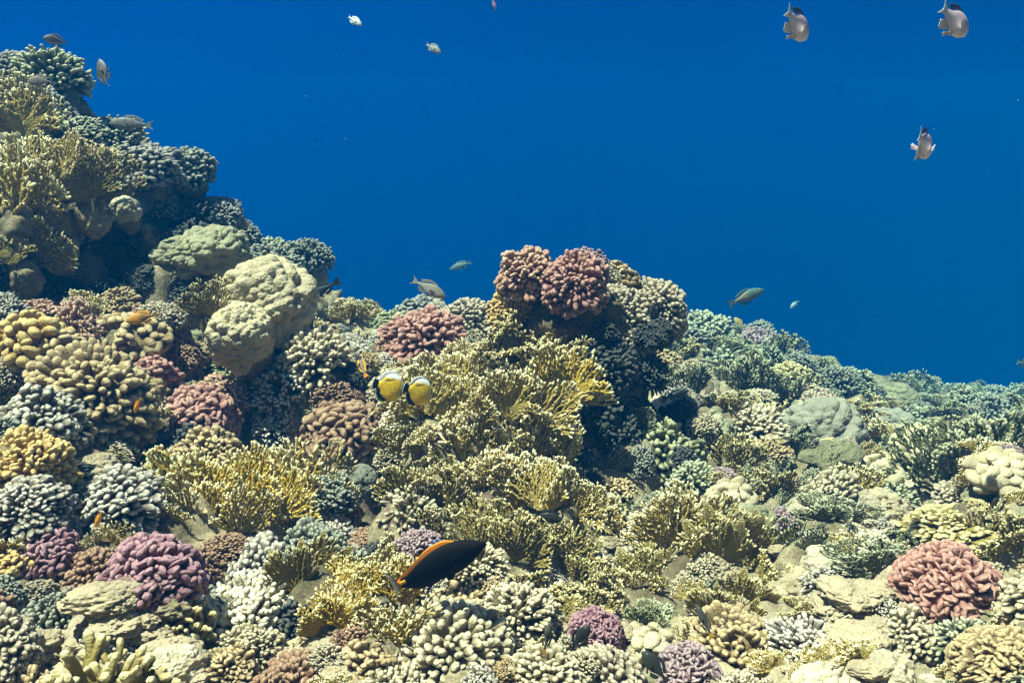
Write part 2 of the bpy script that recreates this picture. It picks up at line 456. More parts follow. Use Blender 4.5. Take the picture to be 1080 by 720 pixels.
# the rock pillar in the middle
def pillar():
    n, m = 70, 80
    a, b = P(628, 510, 2.98), P(612, 300, 3.08)
    t = np.linspace(0, 1, n)[:, None]; ph = np.linspace(0, 2 * np.pi, m, endpoint=False)[None, :]
    prof = np.interp(t[:, 0], [0, .2, .45, .65, .8, .92, 1.0], [.27, .2, .19, .22, .27, .22, .02])[:, None]
    cx = a + (b - a) * t
    cx = cx + np.stack([0.05 * np.sin(t[:, 0] * 3.2), 0 * t[:, 0], 0 * t[:, 0]], 1)
    X = cx[:, None, :] + np.stack([prof * np.cos(ph) * 1.0, prof * np.sin(ph) * 0.9, 0 * prof * ph], -1)
    Q = X.reshape(-1, 3)
    nn = np.stack([np.cos(ph) + 0 * t, np.sin(ph) + 0 * t, 0 * t * ph], -1).reshape(-1, 3)
    dd = 0.05 * vnoise(Q, 5, 71) + 0.035 * vnoise(Q, 12, 72) + 0.05 * (0.5 - worley(Q, 9, 73)) + 0.012 * vnoise(Q, 40, 74)
    Q = Q + nn * dd[:, None]
    mb = MB(); mb.grid(Q.reshape(n, m, 3), 0.0, close=True)
    o = link('coral_pillar', mb.mesh('coral_pillar'), ROCK)
    o['label'] = 'dark rock pillar carrying the pink finger corals above the yellow fire coral thicket'
    o['category'] = 'rock pillar'
    add_substrate(Q, mb.F[0])
pillar()

rock_at(P(530, 470, 2.88), 0.36, 'steep rock buttress hidden under the central fire coral thicket', sc=(0.95, 0.75, 1.15), rot=0.4, k=1)
BVH = BVHTree.FromPolygons(np.concatenate(sub_V).tolist(), np.concatenate(sub_F).tolist())
def hit(px, py):
    d = P(px, py, 1.0); d = d / np.linalg.norm(d)
    loc, nor, i, dist = BVH.ray_cast(Vector((0, 0, 0)), Vector(d))
    if loc is None: return None
    if nor.dot(Vector(d)) > 0: nor = -nor
    return np.array(loc), np.array(nor), dist

# ------------------------------------------------------------------ coral prototypes (unit radius)
def fib_dirs(n, tmax, rng, jit):
    k = np.arange(n) + 0.5
    ct = 1 - k / n * (1 - math.cos(tmax)); ph = k * 2.39996 + rng.uniform(0, 6)
    st = np.sqrt(np.clip(1 - ct * ct, 0, 1))
    D = np.stack([st * np.cos(ph), st * np.sin(ph), ct], 1) + rng.normal(0, jit, (n, 3))
    return D / np.linalg.norm(D, axis=1, keepdims=True)

def finger_proto(name, seed, n=150, flat=1.35, fat=0.46, lump=0.10, tmax=1.95, core=0.74, jit=0.05, tipstart=0.0):
    rng = np.random.default_rng(seed)
    D = fib_dirs(n, tmax, rng, jit)
    s = math.sqrt(2 * math.pi * (1 - math.cos(tmax)) / n)
    L = 1 + lump * 1.6 * vnoise(D, 2.2, seed) + rng.uniform(-lump, lump, n) * 0.6
    f = np.array([0.58, 0.75, 0.88, 0.945, 0.985, 1.0])
    r = np.array([0.34, 0.42, 0.48, 0.45, 0.28, 0.03]) * (fat / 0.46)
    side = rng.normal(0, 0.10, (n, 3)) * s * 2.2
    C = D[:, None, :] * (L[:, None] * f[None, :])[:, :, None] + side[:, None, :] * ((1 - f) * (f - 0.5) * 8)[None, :, None]
    C[:, :, 2] -= 0.10 * (1 - D[:, None, 2]) * f[None, :] ** 2
    R = s * r[None, :] * rng.uniform(0.8, 1.2, n)[:, None] * L[:, None]
    mb = MB()
    mb.tubes(C, R, np.array([0, 0, 0.06, 0.32, 0.75, 0.95]), sides=8, aspect=rng.uniform(1.0, flat * 1.25, n), spin=rng.uniform(0, 6.3, n))
    dome = uv_dome(18, 28, 2.5); dome = dome * (core * (1 + lump * 1.6 * vnoise(dome.reshape(-1, 3), 2.2, seed)).reshape(18, 28, 1))
    mb.grid(dome, 0.0, close=True)
    return mb.mesh(name)

def bush_proto(name, seed, n=70, kids=4, thin=0.40, tmax=1.8, lump=0.14, rough_out=0.12, bias=None):
    rng = np.random.default_rng(seed)
    D = fib_dirs(n, tmax, rng, 0.07)
    if bias is not None:
        D = D + np.array(bias); D /= np.linalg.norm(D, axis=1, keepdims=True)
    s = math.sqrt(2 * math.pi * (1 - math.cos(tmax)) / n)
    L = 1 + lump * 1.6 * vnoise(D, 2.4, seed)
    mb = MB()
    f = np.array([0.35, 0.5, 0.62, 0.72])
    C = D[:, None, :] * (L[:, None] * f[None])[:, :, None]
    mb.tubes(C, s * np.array([0.3, 0.3, 0.28, 0.2])[None] * np.ones((n, 1)), np.zeros(4), sides=6)
    sk = s / math.sqrt(kids)
    K = D[:, None, :] + rng.normal(0, s * 0.46, (n, kids, 3)); K /= np.linalg.norm(K, axis=2, keepdims=True)
    LK = L[:, None] * (1 + rng.uniform(-rough_out, rough_out * 0.6, (n, kids)))
    st = (D * (L * 0.6)[:, None])[:, None, :]; en = K * LK[:, :, None]
    g = np.array([0, 0.35, 0.65, 0.85, 0.96, 1.0])
    C = st[:, :, None, :] * (1 - g)[None, None, :, None] + en[:, :, None, :] * g[None, None, :, None]
    C = C + (en - st)[:, :, None, :] * 0 + (rng.normal(0, 0.2, (n, kids, 1, 3)) * sk) * (g * (1 - g) * 4)[None, None, :, None]
    C = C.reshape(n * kids, 6, 3)
    R = sk * thin * np.array([0.95, 0.9, 0.95, 1.0, 0.7, 0.05])[None] * rng.uniform(0.75, 1.25, n * kids)[:, None]
    mb.tubes(C, R, np.array([0, 0, 0.1, 0.55, 1.0, 1.0]), sides=6)
    dome = uv_dome(14, 22, 2.4) * 0.5
    mb.grid(dome, 0.0, close=True)
    return mb.mesh(name)

def fan_proto(name, seed, spread=2.3, spacing=0.085, rad0=0.026, web=0.35, K=9, curve=0.25, twigs=0.35, edge=0.30):
    """a fan of forked branches in the local XZ plane, unit height, base at the origin"""
    rng = np.random.default_rng(seed)
    ph0, ph1, fq = rng.uniform(0, 6, 3)
    cv = rng.uniform(-1, 1) * curve * 2
    def pt(a, r, off=0.0):
        x = r * np.sin(a); z = r * np.cos(a)
        y = cv * x * x + 0.06 * np.sin(4.5 * x + ph0) * r + 0.05 * np.sin(5 * z + ph1) * r + off
        return np.stack([x, y, z], -1)
    def outl(a):
        return 1.0 - edge * (0.5 + 0.5 * np.sin(a * 5.3 + ph1)) * (0.4 + 0.6 * rng.random()) - 0.12 * abs(a) / (spread / 2)
    rs = np.linspace(0.10, 1.0, K + 1)
    segs, tips, tw = [], [], []
    cur = [(a, a, 0.0) for a in np.linspace(-spread * 0.42, spread * 0.42, 5)]   # (angle, lateral offset)
    for k in range(K):
        r0, r1 = rs[k], rs[k + 1]
        cur.sort(key=lambda q: q[0]); nxt = []
        for i, (a, _, off) in enumerate(cur):
            la = cur[i - 1][0] if i else -spread / 2 - 0.05
            ra = cur[i + 1][0] if i + 1 < len(cur) else spread / 2 + 0.05
            gap = (ra - la) * 0.5 * r1
            if r1 > outl(a) or (k > 2 and rng.random() < 0.05):
                tips.append((a, r0, off)); continue
            if gap > 1.45 * spacing and k > 0 or (k > 1 and rng.random() < 0.14):
                dl = min(0.28 * (a - la) + 0.02, 0.5 * spacing / r1 + 0.03); dr = min(0.28 * (ra - a) + 0.02, 0.5 * spacing / r1 + 0.03)
                kids = [a - dl, a + dr]
            else:
                kids = [a + rng.normal(0, 0.16) * spacing / r1]
            for b in kids:
                ob = off * 0.8 + rng.normal(0, 0.16) * spacing
                segs.append((a, r0, off, b, r1 + rng.uniform(-0.3, 0.3) * 0.09, ob, 1 - k / K)); nxt.append((b, b, ob))
        # real end radius must be shared between the segment and its children
        cur = []
        for j in range(len(nxt)):
            cur.append(nxt[j])
    for a, _, off in cur: tips.append((a, rs[K], off))
    sg = np.array(segs); mb = MB(); B = len(sg)
    # drop the radial jitter: keep chains joined
    lev = np.searchsorted(rs, sg[:, 1] + 1e-6)
    sg[:, 4] = rs[np.clip(lev, 0, K)]
    g = np.array([0, 0.33, 0.67, 1.0])
    A = sg[:, 0:1] * (1 - g) + sg[:, 3:4] * g; A += (rng.normal(0, 0.03, (B, 1)) * (g * (1 - g) * 4))
    Rr = sg[:, 1:2] * (1 - g) + sg[:, 4:5] * g; O = sg[:, 2:3] * (1 - g) + sg[:, 5:6] * g
    C = pt(A, Rr, O)
    r0 = rad0 * (0.75 + 0.75 * sg[:, 6:7]); r1 = rad0 * (0.75 + 0.75 * np.clip(sg[:, 6:7] - 1 / K, 0, 1))
    knob = 1 + 0.18 * rng.normal(0, 1, (B, 4)).clip(-1, 1)
    tipv = np.clip((Rr - 0.80) / 0.2, 0, 1) * 0.35
    mb.tubes(C, (r0 * (1 - g) + r1 * g) * knob, tipv, sides=6, ref=np.array([0.0, 1.0, 0.02]))
    tp = np.array(tips); n = len(tp)
    rep = 2; tp = np.repeat(tp, rep, 0); n = len(tp)
    da = rng.normal(0, 0.30, n) * spacing / np.clip(tp[:, 1], 0.2, 2); ln = spacing * rng.uniform(0.5, 1.3, n)
    g = np.array([0, 0.4, 0.72, 0.92, 1.0])
    C = pt(tp[:, 0:1] + da[:, None] * g, tp[:, 1:2] + ln[:, None] * g, tp[:, 2:3] + rng.normal(0, 0.35, (n, 1)) * spacing * g)
    mb.tubes(C, rad0 * np.array([0.8, 0.82, 0.9, 0.66, 0.04])[None] * rng.uniform(0.8, 1.2, (n, 1)), np.array([0.3, 0.6, 0.95, 1, 1]), sides=6, ref=np.array([0.0, 1.0, 0.02]))
    # side twigs that stand out of the plane
    m = rng.random(B) < twigs
    q = sg[m]; n = len(q)
    if n:
        sgn = rng.choice([-1, 1], n)[:, None]; ln = spacing * rng.uniform(0.35, 0.8, n)[:, None]
        g = np.array([0, 0.45, 0.85, 1.0])
        C = pt(q[:, 3:4] + rng.normal(0, 0.4, (n, 1)) * spacing / np.clip(q[:, 4:5], .2, 2) * g, q[:, 4:5] + ln * 0.7 * g, q[:, 5:6] + sgn * ln * 0.9 * g)
        mb.tubes(C, rad0 * np.array([0.75, 0.75, 0.66, 0.05])[None] * np.ones((n, 1)), np.array([0.1, 0.4, 1, 1.0]), sides=5)
    if web > 0:   # fused plate low in the fan
        nu, nv = 20, 48
        a = np.linspace(-spread * 0.47, spread * 0.47, nv)[None, :]; t = np.linspace(0.05, 1, nu)[:, None]
        ro = web * (1 + 0.22 * np.sin(a * 7 + ph0) + 0.12 * np.sin(a * 17 + ph1)); R2 = t * ro
        th = 0.016 * np.sqrt(np.clip(1 - t ** 4, 0.0, 1)) * np.ones_like(a)
        bumps = 0.006 * np.sin(a * 40) * np.sin(R2 * 60)
        top = pt(a + 0 * t, R2, th + bumps); bot = pt(a + 0 * t, R2, -th + bumps)
        tv = np.clip((t - 0.9) / 0.1, 0, 1) * 0.6 * (web > 0.55) + 0 * a
        mb.grid(top, tv); mb.grid(bot[:, ::-1], tv[:, ::-1])
        # rounded rim joining the two faces
        rim = np.stack([top[-1], bot[-1]], 0); mb.grid(rim, np.full((2, nv), tv[-1, 0]))
    return mb.mesh(name)

def boulder_proto(name, seed, freq=2.6, amp=0.30, sub=0.0, tmax=2.3):
    nu, nv = 90, 130
    D = uv_dome(nu, nv, tmax).reshape(-1, 3)
    Dw = D + 0.10 * np.stack([vnoise(D, 2.5, seed + k) for k in range(3)], 1)
    w = worley(Dw, freq, seed)
    r = 0.80 + amp * (np.sqrt(np.clip(1 - (w / 0.95) ** 2, 0, 1)) - 0.6) + 0.10 * vnoise(D, 1.3, seed + 4)
    if sub:
        w2 = worley(Dw, freq * 2.7, seed + 9); r += sub * (np.sqrt(np.clip(1 - w2 ** 2, 0, 1)) - 0.6)
    r += 0.008 * vnoise(D, 16, seed + 6)
    X = (D * r[:, None]).reshape(nu, nv, 3)
    t = np.clip((r - 0.8) / 0.3, 0, 1)
    mb = MB(); mb.grid(X, t.reshape(nu, nv), close=True)
    return mb.mesh(name)

def base_proto(seed):
    nu, nv = 26, 40
    D = uv_dome(nu, nv).reshape(-1, 3)
    r = 1 + 0.2 * vnoise(D, 2, seed) + 0.1 * vnoise(D, 5, seed + 1) + 0.1 * (0.5 - worley(D, 4, seed + 2))
    X = D * r[:, None] * np.array([0.62, 0.62, 0.95]); X[:, 2] -= 0.62
    mb = MB(); mb.grid(X.reshape(nu, nv, 3), 0.0, close=True)
    return mb.mesh('coral_base')

def mound_proto(name, seed):
    """a wide lumpy mound: several swollen domes fused together"""
    rng = np.random.default_rng(seed); nu, nv = 110, 170
    D = uv_dome(nu, nv, 2.2).reshape(-1, 3)
    r = 0.70 + 0.14 * vnoise(D, 1.6, seed)
    for k, (f, a) in enumerate(((1.6, 0.30), (3.9, 0.30), (9.0, 0.035))):
        Dw = D + 0.07 * np.stack([vnoise(D, 3, seed + 20 * k + q) for q in range(3)], 1)
        w = worley(Dw, f, seed + 5 * k); r = r + a * (np.sqrt(np.clip(1 - (w / 0.98) ** 2, 0, 1)) - 0.55)
    r += 0.012 * vnoise(D, 22, seed + 6)
    mb = MB(); mb.grid((D * r[:, None]).reshape(nu, nv, 3), np.clip((r - 0.7) / 0.35, 0, 1).reshape(nu, nv), close=True)
    return mb.mesh(name)
def crust_proto(name, seed):
    """an encrusting sheet with folds and knobs"""
    nu, nv = 60, 90
    D = uv_dome(nu, nv, 1.9).reshape(-1, 3)
    rim = 1 + 0.45 * vnoise(np.c_[D[:, :2], 0 * D[:, 0]], 1.4, seed) + 0.15 * vnoise(np.c_[D[:, :2], 0 * D[:, 0]], 4, seed + 1)
    X = D * np.stack([rim, rim, 0.30 + 0.22 * (0.6 - worley(D, 3.2, seed + 2)) + 0.13 * (0.5 - worley(D, 8, seed + 3)) + 0.07 * (0.5 - worley(D, 18, seed + 4)) + 0.04 * vnoise(D, 30, seed + 5)], 1)
    mb = MB(); mb.grid(X.reshape(nu, nv, 3), np.clip((X[:, 2] - 0.2) / 0.2, 0, 1).reshape(nu, nv), close=True)
    return mb.mesh(name)

PROTO = {
    'mound': [mound_proto('lobes', 401 + 11 * k) for k in range(3)],
    'crust': [crust_proto('sheet', 451 + 11 * k) for k in range(4)],
    'finger': [finger_proto('fingers', 11 + k, n=330 + 55 * k, lump=0.15) for k in range(4)],
    'meander': [finger_proto('fingers', 31 + k, n=270 + 35 * k, flat=1.8, fat=0.50, lump=0.11) for k in range(3)],
    'ridge': [finger_proto('fingers', 46 + k, n=520, flat=2.0, fat=0.50, lump=0.10, core=0.84) for k in range(2)],
    'thick': [finger_proto('fingers', 51 + k, n=110 + 14 * k, flat=1.3, fat=0.47, lump=0.17, jit=0.08) for k in range(3)],
    'fine': [finger_proto('fingers', 61 + k, n=460, flat=1.1, fat=0.44, lump=0.12, core=0.75) for k in range(2)],
    'bush': [bush_proto('branches', 71 + k, n=84 + 12 * k) for k in range(4)],
    'spiky': [bush_proto('branches', 81 + k, n=46, kids=3, thin=0.30, rough_out=0.2, lump=0.22) for k in range(3)],
    'lean': [bush_proto('branches', 91, n=80, kids=3, thin=0.42, bias=(0.55, 0, 0.3), lump=0.15)],
    'fan': [fan_proto('fan', 101 + k, spread=(2.0, 2.4, 2.7, 2.2, 1.8)[k], web=(0.3, 0.42, 0.0, 0.5, 0.35)[k], K=(11, 12, 12, 11, 12)[k], spacing=0.068, rad0=0.0205) for k in range(5)],
    'plate': [fan_proto('plate', 121 + k, spread=2.3, spacing=0.08, rad0=0.021, web=0.84, K=10, twigs=0.35, edge=0.15) for k in range(3)],
    'open': [fan_proto('fan', 131 + k, spread=2.5, spacing=0.12, rad0=0.026, web=0.0, K=9, twigs=0.8, edge=0.4) for k in range(3)],
    'clump': [],
    'boulder': [boulder_proto('lobes', 141 + k, freq=(2.2, 2.7, 3.2)[k], sub=(0.05, 0.06, 0.0)[k]) for k in range(3)],
    'lobed': [boulder_proto('lobes', 151 + k, freq=3.8, amp=0.42) for k in range(2)],
    'knob': [finger_proto('knobs', 161 + k, n=44 + 8 * k, flat=1.0, fat=0.60, lump=0.14, core=0.7) for k in range(2)],
}
def join_clump(name, seed, kinds, count):
    rng = np.random.default_rng(seed); V, Fq, T, n = [], [], [], 0
    for k in range(count):
        me = PROTO[kinds[k % len(kinds)]][int(rng.integers(0, 3))]
        v = np.empty(len(me.vertices) * 3, np.float32); me.vertices.foreach_get('co', v); v = v.reshape(-1, 3)
        f = np.empty(len(me.loops), np.int32); me.loops.foreach_get('vertex_index', f); f = f.reshape(-1, 4)
        t = np.empty(len(v), np.float32); me.attributes['tip'].data.foreach_get('value', t)
        q = (k + 0.5) / count * 2 - 1; s = rng.uniform(0.8, 1.15)
        m = Matrix.Rotation(rng.uniform(-1.0, 1.0), 4, 'Z') @ Matrix.Rotation(0.5 * q, 4, 'Y') @ Matrix.Rotation(rng.uniform(-.5, .5), 4, 'X')
        v = v * s @ np.array(m)[:3, :3].T + np.array([0.5 * q + rng.uniform(-.1, .1), rng.uniform(-.45, .45), -0.1])
        V.append(v); Fq.append(f + n); T.append(t); n += len(v)
    return mesh_from(name, np.concatenate(V), np.concatenate(Fq), tip=np.concatenate(T))
PROTO['clump'] = [join_clump('fans', 300 + k, (('fan', 'fan', 'open'), ('fan', 'plate'), ('fan',), ('open', 'fan'))[k], 5) for k in range(4)]
BASES = [base_proto(171 + k) for k in range(3)]
NAME = {'ridge': 'finger_coral', 'mound': 'boulder_coral', 'crust': 'encrusting_coral', 'finger': 'finger_coral', 'meander': 'finger_coral', 'thick': 'finger_coral', 'fine': 'fine_finger_coral', 'bush': 'bush_coral', 'spiky': 'bush_coral',
        'lean': 'bush_coral', 'fan': 'fire_coral', 'plate': 'fire_coral', 'open': 'fire_coral', 'clump': 'fire_coral', 'boulder': 'boulder_coral', 'lobed': 'boulder_coral', 'knob': 'knob_coral'}
PART = {'ridge': 'branches', 'mound': 'lobes', 'finger': 'branches', 'meander': 'branches', 'thick': 'branches', 'fine': 'branches', 'bush': 'branches', 'spiky': 'branches', 'lean': 'branches',
        'boulder': 'lobes', 'lobed': 'lobes', 'knob': 'knobs'}
CAT = {'encrusting_coral': 'encrusting coral', 'finger_coral': 'finger coral', 'fine_finger_coral': 'finger coral', 'bush_coral': 'bush coral', 'fire_coral': 'fire coral', 'boulder_coral': 'boulder coral', 'knob_coral': 'knob coral'}

def frame(z, spin):
    z = Vector(z).normalized(); x = Vector((1, 0, 0)) - z * z.x
    if x.length < 0.1: x = Vector((0, 1, 0)) - z * z.y
    x.normalize(); y = z.cross(x)
    m = Matrix((x, y, z)).transposed().to_4x4()
    return m @ Matrix.Rotation(spin, 4, 'Z')

PLACED = []      # (position, radius)
def seat(px, py, wpx, d=None):
    if d is None:
        h = hit(px, py + 0.18 * wpx) or hit(px, py)
        if h is None: raise RuntimeError('no reef at %s %s' % (px, py))
        loc, nor, _ = h; dd = loc @ Fw
        R = wpx / 2 * dd / FPX
        v = loc / np.linalg.norm(loc)
        return loc + v * 0.25 * R, nor, R, dd
    loc = P(px, py, d); return loc, np.array([0, -0.35, 0.9]), wpx / 2 * d / FPX, d

def coral(kind, px, py, wpx, color, label, h=0.9, d=None, lean=0.45, var=None, spin=None, base=True, axis=None, group=None):
    loc, nor, R, dd = seat(px, py, wpx, d)
    ax = np.array(axis, float) if axis is not None else nor * lean + np.array([0, 0, 1.0]) * (1 - lean) + np.array([0, -0.15, 0])
    me = PROTO[kind][(var if var is not None else random.randrange(99)) % len(PROTO[kind])]
    e = bpy.data.objects.new(NAME[kind], None); col.objects.link(e); e.empty_display_size = 0.1
    e.matrix_world = Matrix.Translation(Vector(loc)) @ frame(ax, spin if spin is not None else random.uniform(0, 6.28)) @ Matrix.Diagonal((R, R, R * h, 1))
    e['label'] = label; e['category'] = CAT[NAME[kind]]
    if group: e['group'] = group
    c = link(PART[kind], me, CM(color, kind), e)
    if base:
        b = link('base', BASES[random.randrange(3)], ROCK, e)
        b.rotation_euler = (0, 0, random.uniform(0, 6))
    PLACED.append((loc, R))
    return e

def fire(px, py, wpx, color, label, fans, kind='fan', d=None, face=0.0, base=True, lean=0.15, hgt=1.0, spreadx=0.5):
    """a colony of upright fans; px,py = middle of what is seen, wpx = its width"""
    loc, nor, R, dd = seat(px, py + 0.18 * wpx, wpx, d)
    e = bpy.data.objects.new('fire_coral', None); col.objects.link(e); e.empty_display_size = 0.1
    ax = nor * lean + np.array([0, 0, 1.0]) * (1 - lean)
    e.matrix_world = Matrix.Translation(Vector(loc)) @ frame(ax, face) @ Matrix.Diagonal((R, R, R, 1))
    e['label'] = label; e['category'] = 'fire coral'
    for k in range(fans):
        kk = kind if isinstance(kind, str) else kind[k % len(kind)]
        me = PROTO[kk][random.randrange(99) % len(PROTO[kk])]
        f = link('plate' if kk == 'plate' else 'fan', me, CM(color), e)
        t = (k + 0.5) / fans * 2 - 1
        s = random.uniform(0.95, 1.35) * hgt; zs = random.uniform(1.0, 1.35)
        f.matrix_local = Matrix.Translation((spreadx * t + random.uniform(-.1, .1), random.uniform(-0.5, 0.45), random.uniform(-0.3, 0.0))) @ \
            Matrix.Rotation(random.uniform(-0.75, 0.75), 4, 'Z') @ Matrix.Rotation(0.55 * t + random.uniform(-.15, .15), 4, 'Y') @ \
            Matrix.Rotation(random.uniform(-0.30, 0.25), 4, 'X') @ Matrix.Diagonal((s, s, s * zs, 1))
    if base:
        b = link('base', BASES[random.randrange(3)], ROCK, e); b.location = (0, 0, -0.22); b.scale = (0.75, 0.6, 0.6)
    PLACED.append((loc, R * 0.9))
    return e

# ------------------------------------------------------------------ corals one can single out: pillar
coral('finger', 553, 290, 59, 'pinktan', 'brownish pink finger coral crowning the left side of the rock pillar', h=0.95, d=2.96, var=0, axis=(-0.2, -0.35, 0.9))
coral('finger', 606, 301, 69, 'rose', 'large rose pink finger coral in the middle of the pillar top', h=0.95, d=2.88, var=1, axis=(0.05, -0.45, 0.9))
coral('finger', 620, 280, 40, 'lavender', 'small mauve finger coral rising behind the large rose one on the pillar', h=0.9, d=3.05, var=2)
coral('thick', 655, 292, 34, 'tan', 'small yellowish knobby finger coral at the right rear of the pillar top', h=0.9, d=3.15)
coral('finger', 636, 290, 32, 'cream', 'pale grey finger coral squeezed behind the rose one on the pillar', h=0.9, d=3.06)
coral('fine', 694, 328, 72, 'softtan', 'rounded beige fine branched head sticking out right of the pillar', h=0.8, d=3.12, axis=(0.5, -0.3, 0.8))
coral('fine', 655, 338, 72, 'softtan', 'beige fine branched head on the right shoulder of the pillar', h=0.95, d=3.0, axis=(0.4, -0.6, 0.6))
coral('fine', 664, 366, 62, 'softtan', 'beige fine branched head hanging below the right shoulder of the pillar', h=0.9, d=2.98, axis=(0.7, -0.6, 0.2))
coral('finger', 537, 328, 46, 'honey', 'yellow finger coral on the left neck of the pillar', h=0.9, d=3.02, axis=(-0.6, -0.4, 0.6))
coral('fine', 640, 392, 70, 'shadegrey', 'shade-tinted fine branched coral on the shaded neck of the pillar', h=0.8, d=2.86, axis=(0.3, -1, 0.1))  # these low pillar heads have the shade put into their colour
coral('fine', 625, 430, 74, 'shadegrey', 'shade-tinted fine branched coral halfway down the shaded pillar', h=0.8, d=2.86, axis=(0.1, -1, 0.1))
coral('fine', 600, 452, 60, 'shadegrey', 'shade-tinted fine branched coral low on the shaded pillar beside the fire coral', h=0.8, d=2.85, axis=(-0.1, -1, 0.1))
coral('fine', 650, 462, 56, 'shadegrey', 'shade-tinted fine branched coral at the right foot of the shaded pillar', h=0.8, d=2.84, axis=(0.4, -1, 0.1))
# behind, left of the pillar
coral('finger', 446, 358, 82, 'rose', 'rose red finger coral behind the top left of the fire coral thicket', h=0.75, d=3.25, var=1)
coral('fine', 498, 342, 66, 'softtan', 'pale beige finger coral on the crest left of the pillar', h=0.8, d=3.8)
coral('fine', 447, 334, 58, 'greyblue', 'grey mauve finger coral on the crest under the grey snapper', h=0.7, d=4.5)
coral('bush', 411, 346, 46, 'moss', 'moss green bush coral on the crest behind the striped butterflyfish', h=0.8, d=4.1)
coral('bush', 384, 348, 30, 'greygreen', 'small grey green bush coral on the crest where the dark wrasse turns', h=0.9, d=4.5)
coral('boulder', 357, 352, 30, 'poritesgrey', 'small round grey boulder coral above the cream branching coral', h=0.8, d=3.7)
coral('boulder', 395, 372, 34, 'poritesgreen', 'pale flat boulder coral above the small wrasse', h=0.6, d=3.4)
coral('knob', 415, 385, 30, 'moss', 'mossy knob coral left of the rose red coral', h=0.8, d=3.3)
coral('boulder', 372, 332, 20, 'greyblue', 'dark stubby boulder coral standing up on the distant crest', h=1.6, d=5.0)
coral('boulder', 396, 330, 18, 'greyblue', 'second dark stub on the distant crest beside the moss green bush', h=1.7, d=5.0)
# left slope
coral('meander', 366, 446, 92, 'brown', 'round brown finger coral below the striped butterflyfish', h=0.85, var=0)
coral('finger', 100, 400, 128, 'tan', 'broad tan finger coral dome in the left foreground', h=0.75, var=3)
coral('finger', 40, 432, 90, 'whitetip', 'pale tipped finger coral sloping off the left end of the broad tan dome', h=0.8)
coral('finger', 28, 478, 92, 'honey', 'honey yellow finger coral at the left edge of the reef', h=0.85, var=3)
coral('finger', 30, 522, 84, 'whitetip', 'grey pale tipped finger coral below the honey yellow one', h=0.7)
coral('thick', 163, 388, 48, 'rose', 'small pink thick fingered coral right of the broad tan dome', h=0.85)
coral('meander', 205, 428, 84, 'rose', 'pinkish brown finger coral above the yellow branching fire coral', h=0.8, var=1)
coral('finger', 240, 405, 60, 'pinktan', 'flat pink topped finger coral under the large boulder coral', h=0.55)
coral('meander', 160, 592, 104, 'purple', 'large purple coral with fat wavy fingers in the left foreground', h=0.82, var=2, axis=(-0.1, -0.45, 0.9))
coral('meander', 52, 578, 68, 'purple', 'purple finger coral at the left edge beside its yellow neighbour', h=0.95, var=0)
coral('thick', 14, 588, 48, 'honey', 'yellow fat fingered coral touching the purple coral at the left edge', h=0.9)
coral('finger', 118, 518, 110, 'whitetip', 'dark finger coral with white tips beside a bare white stone', h=0.7, var=3)
coral('thick', 138, 346, 74, 'tan', 'tan stubby coral with the orange damselfish over it', h=0.7)
coral('finger', 182, 342, 32, 'purple', 'tiny violet finger coral right of the orange damselfish', h=0.8)
coral('finger', 172, 328, 44, 'softtan', 'grey beige finger coral behind the tiny violet one', h=0.7)
coral('thick', 30, 350, 78, 'honey', 'orange lit thick fingered coral at the left edge under the dark hollow', h=0.9)
coral('thick', 75, 368, 62, 'tan', 'tan thick fingered coral between the orange lit one and the broad dome', h=0.8)
coral('bush', 330, 372, 84, 'cream', 'cream branching coral with a yellowish top right of the large boulder coral', h=0.95, var=0)
coral('bush', 300, 402, 66, 'whitetip', 'white tipped branching coral stepping down from the cream one', h=0.85)
coral('bush', 290, 440, 56, 'whitetip', 'low white tipped branching coral just above the yellow fire coral', h=0.7)
coral('fine', 350, 408, 46, 'brown', 'brown fine fingered coral above the round brown one', h=0.7)
coral('mound', 282, 318, 114, 'porites', 'big cream boulder coral with rounded lobes on the left slope', h=0.85, d=3.1, var=0, axis=(-0.15, -0.4, 0.9))
coral('mound', 254, 356, 78, 'porites', 'brownish boulder coral lobe leaning against the front of the big cream one', h=1.0, d=2.9, var=1, axis=(0, -0.6, 0.8))
coral('mound', 226, 268, 78, 'poritesgreen', 'greenish boulder coral behind the big cream one', h=0.8, d=3.42, var=1)
coral('mound', 190, 276, 66, 'poritesgreen', 'greenish boulder coral at the edge of the dark hollow', h=0.85, d=3.38, var=2)
coral('boulder', 133, 222, 36, 'bone', 'pale bare boulder lit at the lip of the dark hollow', h=0.9, d=3.5)
# left ridge
coral('bush', 330, 275, 46, 'greygreen', 'round grey green bush coral at the end of the left ridge skyline', h=1.0, d=4.6, var=1)
coral('bush', 285, 268, 50, 'palegreen', 'pale green bush coral on the skyline left of the round one', h=0.7, d=4.5)
coral('bush', 255, 250, 40, 'greygreen', 'grey green bush coral on the ridge above the greenish boulders', h=0.8, d=4.4)
coral('finger', 196, 182, 62, 'greygreen', 'dark knobbly finger coral at the outer corner of the left ridge', h=0.75, d=4.05, var=1)
coral('finger', 152, 180, 76, 'greyblue', 'grey mauve finger coral left of the dark one on the left ridge', h=0.75, d=3.85)
coral('bush', 118, 148, 66, 'palegreen', 'pale green bush coral under the striped grunt on the left ridge', h=0.7, d=4.0)
coral('bush', 55, 88, 82, 'palegreen', 'highest pale branching coral on top of the left ridge', h=0.85, d=3.9, var=2)
coral('fine', 8, 82, 62, 'greyblue', 'grey fine branched coral on the ridge top at the left edge', h=0.8, d=3.9)
coral('bush', 215, 225, 40, 'palegreen', 'pale clump of bush coral below the dark finger coral on the ridge', h=0.8, d=4.15)
coral('knob', 235, 238, 34, 'poritesgrey', 'grey knob coral on the ridge edge below the dark finger coral', h=1.0, d=4.35)
